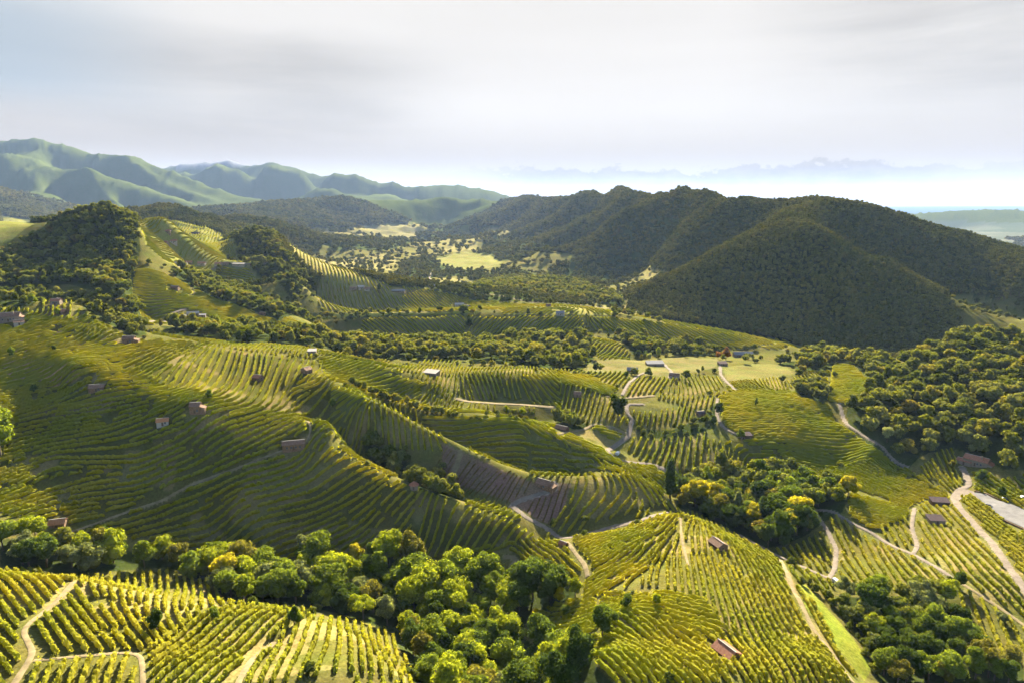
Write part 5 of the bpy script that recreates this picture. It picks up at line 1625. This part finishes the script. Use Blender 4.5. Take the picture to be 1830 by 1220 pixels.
NEARCOL = template_collection('wood_tree_forms', [('round', 1000, 0.30, 12), ('round', 1000, 0.30, 14), ('tall', 900, 0.28, 12), ('bush', 900, 0.30, 12), ('round', 1000, 0.30, 15), ('open', 900, 0.30, 10)], 'wood')
FARCOL = template_collection('forest_tree_forms', [('round', 90, 0.9, 5), ('bush', 90, 0.9, 5), ('round', 90, 0.9, 6), ('tall', 80, 0.8, 5), ('bush', 100, 0.85, 6)], 'forest')


def scatter_object(name, pts, scl, rot, var, coll, label):
    """one mass of trees: points that carry tree forms"""
    me = bpy.data.meshes.new(name)
    me.vertices.add(len(pts)); me.vertices.foreach_set('co', np.asarray(pts, np.float32).ravel())
    a = me.attributes.new('scl', 'FLOAT_VECTOR', 'POINT'); a.data.foreach_set('vector', np.asarray(scl, np.float32).ravel())
    a = me.attributes.new('rot', 'FLOAT_VECTOR', 'POINT'); a.data.foreach_set('vector', np.asarray(rot, np.float32).ravel())
    a = me.attributes.new('var', 'INT', 'POINT'); a.data.foreach_set('value', np.asarray(var, np.int32))
    o = link(name, me, kind='stuff', label=label, category='trees')
    g = bpy.data.node_groups.new(name, 'GeometryNodeTree')
    g.interface.new_socket('Geometry', in_out='INPUT', socket_type='NodeSocketGeometry')
    g.interface.new_socket('Geometry', in_out='OUTPUT', socket_type='NodeSocketGeometry')
    nn, ll = g.nodes, g.links
    gi, go = nn.new('NodeGroupInput'), nn.new('NodeGroupOutput')
    ip = nn.new('GeometryNodeInstanceOnPoints')
    ci = nn.new('GeometryNodeCollectionInfo'); ci.inputs['Collection'].default_value = coll
    ci.inputs['Separate Children'].default_value = True; ci.inputs['Reset Children'].default_value = True
    ip.inputs['Pick Instance'].default_value = True

    def attr(nm, tp):
        n = nn.new('GeometryNodeInputNamedAttribute'); n.data_type = tp; n.inputs['Name'].default_value = nm
        return n.outputs[0]
    ll.new(gi.outputs[0], ip.inputs['Points'])
    ll.new(ci.outputs[0], ip.inputs['Instance'])
    ll.new(attr('var', 'INT'), ip.inputs['Instance Index'])
    ll.new(attr('rot', 'FLOAT_VECTOR'), ip.inputs['Rotation'])
    ll.new(attr('scl', 'FLOAT_VECTOR'), ip.inputs['Scale'])
    ll.new(ip.outputs[0], go.inputs[0])
    md = o.modifiers.new('trees', 'NODES'); md.node_group = g
    return o


GREENS = {
    'dark green': (0.040, 0.062, 0.014), 'deep green': (0.062, 0.090, 0.017), 'mid green': (0.115, 0.150, 0.020),
    'yellow green': (0.19, 0.22, 0.018), 'grey green': (0.125, 0.145, 0.060), 'golden': (0.28, 0.25, 0.020),
    'olive': (0.125, 0.120, 0.024), 'russet': (0.21, 0.105, 0.035), 'pale green': (0.20, 0.22, 0.10),
}
PALETTE = {
    'mixed': (['dark green', 'deep green', 'mid green', 'yellow green', 'olive', 'golden', 'grey green'], [.11, .16, .25, .30, .06, .03, .09]),
    'scrub': (['deep green', 'mid green', 'grey green', 'olive', 'yellow green', 'pale green', 'dark green'], [.22, .24, .12, .16, .12, .05, .09]),
    'dark': (['dark green', 'deep green', 'mid green', 'olive', 'golden'], [.34, .30, .20, .12, .04]),
    'wood': (['dark green', 'deep green', 'mid green', 'grey green', 'yellow green', 'russet', 'olive'], [.08, .20, .28, .18, .16, .02, .08]),
}
KNAME = {'round': 'broadleaf_tree', 'tall': 'broadleaf_tree', 'spire': 'cypress_tree', 'cone': 'conical_tree', 'bush': 'bush', 'open': 'broadleaf_tree'}


def one_tree(x, y, h, kind, colour, label, group=None, cat='tree', rnd=random, wide=1.0):
    z = float(height(x, y)) - 0.15
    root = bpy.data.objects.new(KNAME[kind], None)
    root.empty_display_size = 0.5
    COL.objects.link(root)
    root.location = (x, y, z)
    root.rotation_euler = (0, 0, rnd.random() * 6.28)
    s = h / 10.0
    root.scale = (s * wide, s * wide, s)
    root['label'] = label; root['category'] = cat
    if group:
        root['group'] = group
    cm, tm = TREE[(kind, rnd.randrange(KINDS[kind]))]
    c = GREENS[colour]
    j = 0.9 + 0.2 * rnd.random()
    o = link('crown', cm, root); o.color = (c[0] * j, c[1] * j, c[2] * j, 1)
    link('trunk', tm, root)
    return root


# trees that stand alone or can be told by eye: (u, v of the foot, height, kind, colour, label)
LONE = [
    (280, 1130, 7.6, 'tall', 'dark green', 'dark round-headed tree on a thin trunk in the bottom left vineyard', 1.2),
    (385, 1109, 5.4, 'round', 'mid green', 'small mop-headed tree right of the dark round one, bottom left', 0.85),
    (526, 1116, 7.2, 'cone', 'deep green', 'egg-shaped dark tree at the wood edge, casting a long shadow, bottom left', 1.4),
    (1076, 1140, 13.5, 'round', 'deep green', 'tallest lone tree at the edge of the bottom dome vineyard', 1.0),
    (1118, 1090, 6.4, 'round', 'deep green', 'small round tree just right of the tallest lone tree', 0.95),
    (1172, 1084, 6.0, 'round', 'yellow green', 'slim yellowish tree at the lower edge of the dome vineyard', 0.8),
    (1011, 1100, 5.6, 'round', 'mid green', 'small round tree in the narrow vineyard left of the tallest lone tree', 1.1),
    (1028, 1068, 10.5, 'tall', 'yellow green', 'bright yellow green tree beside the grassy track below the road junction', 1.1),
    (1000, 1076, 8.0, 'round', 'golden', 'golden tree at the top edge of the bottom ravine', 1.0),
    (975, 1088, 6.5, 'bush', 'grey green', 'grey green rounded bush at the top edge of the bottom ravine', 0.9),
    (2, 818, 30.0, 'round', 'mid green', 'huge bright tree cut off by the left edge of the picture', 1.0),
    (-25, 775, 26.0, 'round', 'mid green', 'second tall tree at the left edge behind the huge bright one', 1.0),
    (1197, 888, 25.0, 'spire', 'dark green', 'very tall dark cypress at the left end of the copse', 1.2),
    (1104, 749, 18.0, 'tall', 'dark green', 'big dark oval tree standing alone among the striped vineyards', 1.35),
    (1284, 742, 11.0, 'round', 'dark green', 'dark tree beside the gravel path at the left edge of the broad vineyard', 0.9),
    (1276, 756, 7.0, 'bush', 'deep green', 'low dark bush under the tree by the gravel path', 0.9),
    (1324, 786, 8.5, 'round', 'mid green', 'shaggy tree beside the dark shed at the foot of the broad vineyard', 1.0),
    (1351, 728, 8.0, 'tall', 'deep green', 'slim solitary tree in the middle of the broad flat vineyard', 0.6),
    (1297, 643, 15.0, 'cone', 'russet', 'tall russet autumn tree near the small ruin in the right centre', 1.3),
    (1283, 641, 8.5, 'round', 'russet', 'low reddish tree touching the tall russet one', 1.1),
    (1176, 640, 13.0, 'tall', 'yellow green', 'slender yellowish tree by the pale barn yard', 0.8),
    (1160, 646, 9.5, 'round', 'pale green', 'pale small tree left of the slender yellowish one', 0.9),
    (1064, 664, 9.0, 'round', 'dark green', 'small dark tree at the end of the central wood', 0.9),
    (1119, 674, 6.0, 'round', 'deep green', 'dark round bush by the grey-roofed hut in the centre', 1.0),
    (1714, 1050, 8.0, 'round', 'dark green', 'dark tree beside the track casting a broad shadow, lower right', 0.9),
    (1726, 1102, 5.0, 'bush', 'grey green', 'pale bush among vines below the track in the lower right', 0.8),
    (1790, 1112, 5.0, 'bush', 'grey green', 'group of pale bushes at the lower right below the track', 1.1),
    (1790, 886, 7.5, 'bush', 'deep green', 'round tree above the paved yard', 0.75),
    (1753, 858, 7.5, 'bush', 'deep green', 'broad dark tree in front of the red-roofed farmhouse', 1.1),
    (1700, 838, 6.5, 'bush', 'olive', 'feathery tree left of the farm drive', 0.8),
    (293, 838, 5.5, 'bush', 'yellow green', 'bright bush on the dark grassy bowl of the left slope', 0.75),
    (270, 790, 3.2, 'bush', 'mid green', 'little bush above the bright one on the left slope', 0.9),
    (595, 725, 6.0, 'bush', 'deep green', 'rounded dark bush at the end of the vineyard terrace, left centre', 0.8),
    (374, 712, 6.5, 'bush', 'mid green', 'bushy tree right of the tall two-stage stone house', 0.8),
    (22, 637, 8.0, 'bush', 'mid green', 'bushy tree in the dry vineyard at the far left', 0.6),
    (97, 626, 4.0, 'round', 'dark green', 'tiny dark tree in the middle of the dry left vineyard', 1.0),
    (60, 700, 6.0, 'bush', 'deep green', 'dark bush below the dry patches at the far left', 0.9),
    (88, 708, 4.5, 'bush', 'olive', 'brownish bush right of the dark one at the far left', 1.0),
    (58, 546, 9.5, 'round', 'mid green', 'round pale-topped tree on the ridge above the left houses', 1.15),
    (103, 562, 6.0, 'bush', 'yellow green', 'bright bush below the ridge-top house', 0.8),
    (826, 1008, 4.5, 'bush', 'dark green', 'round dark bush beside the small hut above the ravine', 1.0),
    (1336, 905, 12.0, 'round', 'golden', 'golden tree in front of the dark copse', 0.9),
    (1318, 925, 17.0, 'spire', 'grey green', 'narrow grey green poplar in front of the dark copse', 1.6),
    (1292, 930, 10.5, 'tall', 'grey green', 'pale oval tree at the left front of the dark copse', 1.1),
    (1462, 905, 11.0, 'round', 'yellow green', 'yellow green tree near the right end of the copse', 0.9),
    (727, 612, 11.0, 'cone', 'deep green', 'pointed tree in front of the shaded face, left centre', 1.2),
    (760, 616, 12.0, 'cone', 'mid green', 'second pointed tree right of the first, before the shaded face', 1.3),
    (698, 614, 11.0, 'round', 'mid green', 'round tree left of the two pointed trees', 1.0),
    (678, 521, 13.0, 'cone', 'dark green', 'dark conifer beside the long roof of the middle hamlet', 1.1),
    (839, 588, 17.0, 'round', 'dark green', 'tall dark tree on the middle vineyard crest', 0.9),
    (905, 742, 7.5, 'tall', 'yellow green', 'small upright tree by the pale path in the centre', 0.9),
    (934, 745, 7.5, 'round', 'yellow green', 'bright tree beside the dark clump on the spur', 1.0),
    (1140, 640, 9.0, 'round', 'dark green', 'dark tree left of the pale barn yard', 1.1),
    (520, 560, 11.0, 'tall', 'mid green', 'pale upright tree at the foot of the wooded cone', 0.8),
    (718, 830, 10.0, 'round', 'grey green', 'pale round-headed tree in the gully between the spurs', 1.1),
    (1585, 790, 12.0, 'round', 'pale green', 'pale tree at the foot of the wooded hill', 1.1),
]
# coarse horizon profile for leaving out what can never be seen
CUMT = np.maximum.accumulate(TT, axis=0)


def seen(x, y, top):
    az = x / y
    fa = np.clip(((az - TAZ[0]) / (TAZ[-1] - TAZ[0]) * (TNA - 1)), 0, TNA - 1).astype(int)
    il = np.clip(np.searchsorted(TLN, np.log(y)) - 2, 0, len(TLN) - 1)
    return (height(x, y) + top) / y >= CUMT[il, fa]


def blocked(x, y):
    b = np.zeros(x.shape, bool)
    for p, Q in zip(PATHS, PPLAN):
        r = p[1] / 2 + 2.2
        x0, y0 = Q.min(0) - r; x1, y1 = Q.max(0) + r
        k = np.nonzero((x > x0) & (x < x1) & (y > y0) & (y < y1))[0]
        for i in k:
            if (((Q - (x[i], y[i])) ** 2).sum(1) < r * r).any():
                b[i] = True
    for qx, qy, r in CLEAR:
        b |= (x - qx) ** 2 + (y - qy) ** 2 < (r + 2) ** 2
    return b


def build_trees():
    rnd = np.random.default_rng(11)
    prr = random.Random(5)
    fixed = []
    for u, v, h, kind, colour, label, wide in LONE:
        x, y = cast(u, v)
        one_tree(x, y, h, kind, colour, label, None, 'bush' if kind == 'bush' and 'bush' in label else 'tree', prr, wide)
        fixed.append((x, y, h * 0.28))
    fx = np.array(fixed)
    cand = []          # x, y, h, wood index, colour index, kind index
    for wi, ((nm, _, s, (h0, h1), pal), P) in enumerate(zip(WOODS, WPLAN)):
        x0, y0 = P.min(0); x1, y1 = P.max(0)
        gx, gy = np.meshgrid(np.arange(x0, x1, s), np.arange(y0, y1, s))
        gx = gx + (rnd.random(gx.shape) - 0.5) * s * 0.95; gy = gy + (rnd.random(gx.shape) - 0.5) * s * 0.95
        gx, gy = gx.ravel(), gy.ravel()
        m = inside(gx, gy, P)
        gx, gy = gx[m], gy[m]
        m = ~blocked(gx, gy) & (((gx[:, None] - fx[:, 0]) ** 2 + (gy[:, None] - fx[:, 1]) ** 2) > fx[:, 2] ** 2).all(1)
        m &= seen(gx, gy, 25)
        for x, y in zip(gx[m], gy[m]):
            k = fbm(np.array([x / 40]), np.array([y / 40]), 2, 77)[0]
            h = (h0 + (h1 - h0) * min(1, max(0, 0.6 * k + 0.5 * rnd.random()))) * (0.7 + 0.55 * rnd.random())
            cand.append((x, y, h, wi))
    for hi, (nm, ln, s, (h0, h1)) in enumerate(HEDGES):
        for x, y in line_plan(ln, s):
            cand.append((x + rnd.normal() * 1.2, y + rnd.normal() * 1.2, h0 + (h1 - h0) * rnd.random(), 100 + hi))
    size = np.array([c[2] / c[1] * (1.0 if abs(c[0] / c[1]) < 0.83 and c[1] > 140 else 0.01) for c in cand])
    order = np.argsort(size)[::-1]
    nind = 300 - len(LONE)
    pick = sorted(order[:nind].tolist(), key=lambda k: cand[k][0] / cand[k][1])
    pickset = set(pick)
    cnt = {}
    for k in pick:
        x, y, h, wi = cand[k]
        if wi >= 100:
            nm, names, pr = HEDGES[wi - 100][0], ['deep green', 'mid green', 'yellow green'], [.35, .45, .2]
        else:
            nm = WOODS[wi][0]; names, pr = PALETTE[WOODS[wi][4]]
        # neighbouring trees tend to share a colour
        q = 0.55 * fbm(np.array([x / 16]), np.array([y / 16]), 2, 91)[0] + 0.45 * rnd.random()
        q = float(np.clip((q - 0.22) / 0.56, 0, 0.999))
        colour = names[int(np.searchsorted(np.cumsum(pr), q * sum(pr), side='right'))]
        kind = str(rnd.choice(['round', 'round', 'tall', 'open', 'bush', 'round'] if h > 6 else ['bush', 'round']))
        key = (nm, colour); cnt[key] = cnt.get(key, 0) + 1
        w = 1.0 + 0.3 * rnd.random()
        if kind == 'bush':
            w *= 0.85
        one_tree(x, y, h, kind, colour, '%s %s tree from the left in the %s' % (ordinal(cnt[key]), colour, nm), 'trees of the ' + nm, 'tree', prr, w)
    rest = [c for k, c in enumerate(cand) if k not in pickset]
    # loose bushes between the fields
    gx, gy = np.meshgrid(np.arange(-700, 700, 9.0), np.arange(150, 1000, 9.0))
    gx = (gx + (rnd.random(gx.shape) - 0.5) * 8).ravel(); gy = (gy + (rnd.random(gy.shape) - 0.5) * 8).ravel()
    m = (abs(gx / gy) < 0.85) & (rnd.random(gx.shape) < np.where(gy > 560, 0.30, 0.16)) & (fbm(gx / 45, gy / 45, 2, 95) > 0.42)
    gx, gy = gx[m], gy[m]
    m = ~blocked(gx, gy) & seen(gx, gy, 8)
    for P in FPLAN + MPLAN + WPLAN:
        m &= ~inside(gx, gy, P)
    for x, y in zip(gx[m], gy[m]):
        rest.append((x, y, 2.2 + 3.0 * rnd.random() if y < 560 else 4 + 5 * rnd.random(), -1))
    A = np.array([c[:3] for c in rest])
    z = height(A[:, 0], A[:, 1]) - 0.2
    s = A[:, 2] / 10
    scl = np.stack([s * (0.95 + 0.4 * rnd.random(len(s))), s * (0.95 + 0.4 * rnd.random(len(s))), s], -1)
    rot = np.zeros((len(s), 3)); rot[:, 2] = rnd.random(len(s)) * 6.28
    var = rnd.integers(0, 6, len(s)); var = np.where(A[:, 2] < 5, 3, var)
    scatter_object('woodland', np.column_stack([A[:, :2], z]), scl, rot, var, NEARCOL, 'smaller and farther trees of the woods and scrub between the vineyards')
    # far woods
    st = 0.0050
    az = np.arange(-0.80, 0.80, st); ln = np.arange(math.log(660), math.log(4300), st)
    L, Aa = np.meshgrid(ln, az, indexing='ij')
    L = L + (rnd.random(L.shape) - 0.5) * st; Aa = Aa + (rnd.random(L.shape) - 0.5) * st
    y = np.exp(L).ravel(); x = Aa.ravel() * y
    m = seen(x, y, 18)
    x, y = x[m], y[m]
    z = height(x, y)
    patch = fbm(x / (120 + y * 0.05), y / (160 + y * 0.08), 3, 43)
    low = z < -135
    pr = np.where(low, np.where(patch > 0.44, 0.09, 0.36), 0.96)
    pr = np.where((y > 1700) & (z < -185), np.where(patch < 0.40, 0.35, 0.015), pr)
    pr = np.where(z > 430, 0.25, pr)
    FP = plan([(1118, 522), (1300, 432), (1380, 400), (1440, 402), (1600, 472), (1700, 540), (1830, 600), (1900, 620), (1760, 606), (1640, 640), (1560, 640), (1450, 624), (1350, 607), (1250, 590), (1180, 570), (1125, 548)])
    force = inside(x, y, FP)
    pr = np.where(force, 0.97, pr)
    pr = np.where((y < 900) & ~force, 0.0, pr)
    m = rnd.random(x.shape) < pr
    for P in MPLAN:
        m &= ~inside(x, y, P)
    for P in FPLAN:
        m &= ~inside(x, y, P)
    for wi, P in enumerate(WPLAN):
        m &= ~inside(x, y, P)
    m &= ~blocked(x, y)
    m &= force | (y > 950) | ~((x / y > -0.35) & (x / y < 0.35)) | (rnd.random(x.shape) < 0.3)
    x, y, z = x[m], y[m], z[m]
    cell = np.maximum(st * y, 4.6)
    h = np.clip(cell * 1.3, 8.0, 20) * (0.75 + 0.5 * rnd.random(len(x)))
    w = cell / 7.0 * 1.35 * (0.85 + 0.3 * rnd.random(len(x)))
    scl = np.stack([w, w, np.minimum(h / 10, w * 1.15)], -1)
    rot = np.zeros((len(x), 3)); rot[:, 2] = rnd.random(len(x)) * 6.28
    scatter_object('far_forest', np.column_stack([x, y, z - 0.5]), scl, rot, rnd.integers(0, 5, len(x)), FARCOL, 'dense forest covering the mountains and the far valley')
    print('trees', nind, 'woodland', len(rest), 'far', len(x))
build_vines()
build_trees()
build_houses()
build_yard()

# ------------------------------------------------------------------ haze
def build_haze():
    m, n, l = new_mat('haze')
    v = n.new('ShaderNodeVolumePrincipled')
    v.inputs['Color'].default_value = (0.40, 0.57, 1.0, 1)
    v.inputs['Density'].default_value = 0.000017
    v.inputs['Anisotropy'].default_value = 0.12
    out = n.new('ShaderNodeOutputMaterial')
    l.new(v.outputs[0], out.inputs['Volume'])
    x, y0, y1, z0, z1 = 34000.0, -600.0, 31000.0, -460.0, 610.0
    co = [(a, b, c) for c in (z0, z1) for b in (y0, y1) for a in (-x, x)]
    f = [[0, 2, 3, 1], [4, 5, 7, 6], [0, 1, 5, 4], [2, 6, 7, 3], [0, 4, 6, 2], [1, 3, 7, 5]]
    link('haze', mesh_from('haze', co, np.array(f), m), kind='stuff')


build_haze()
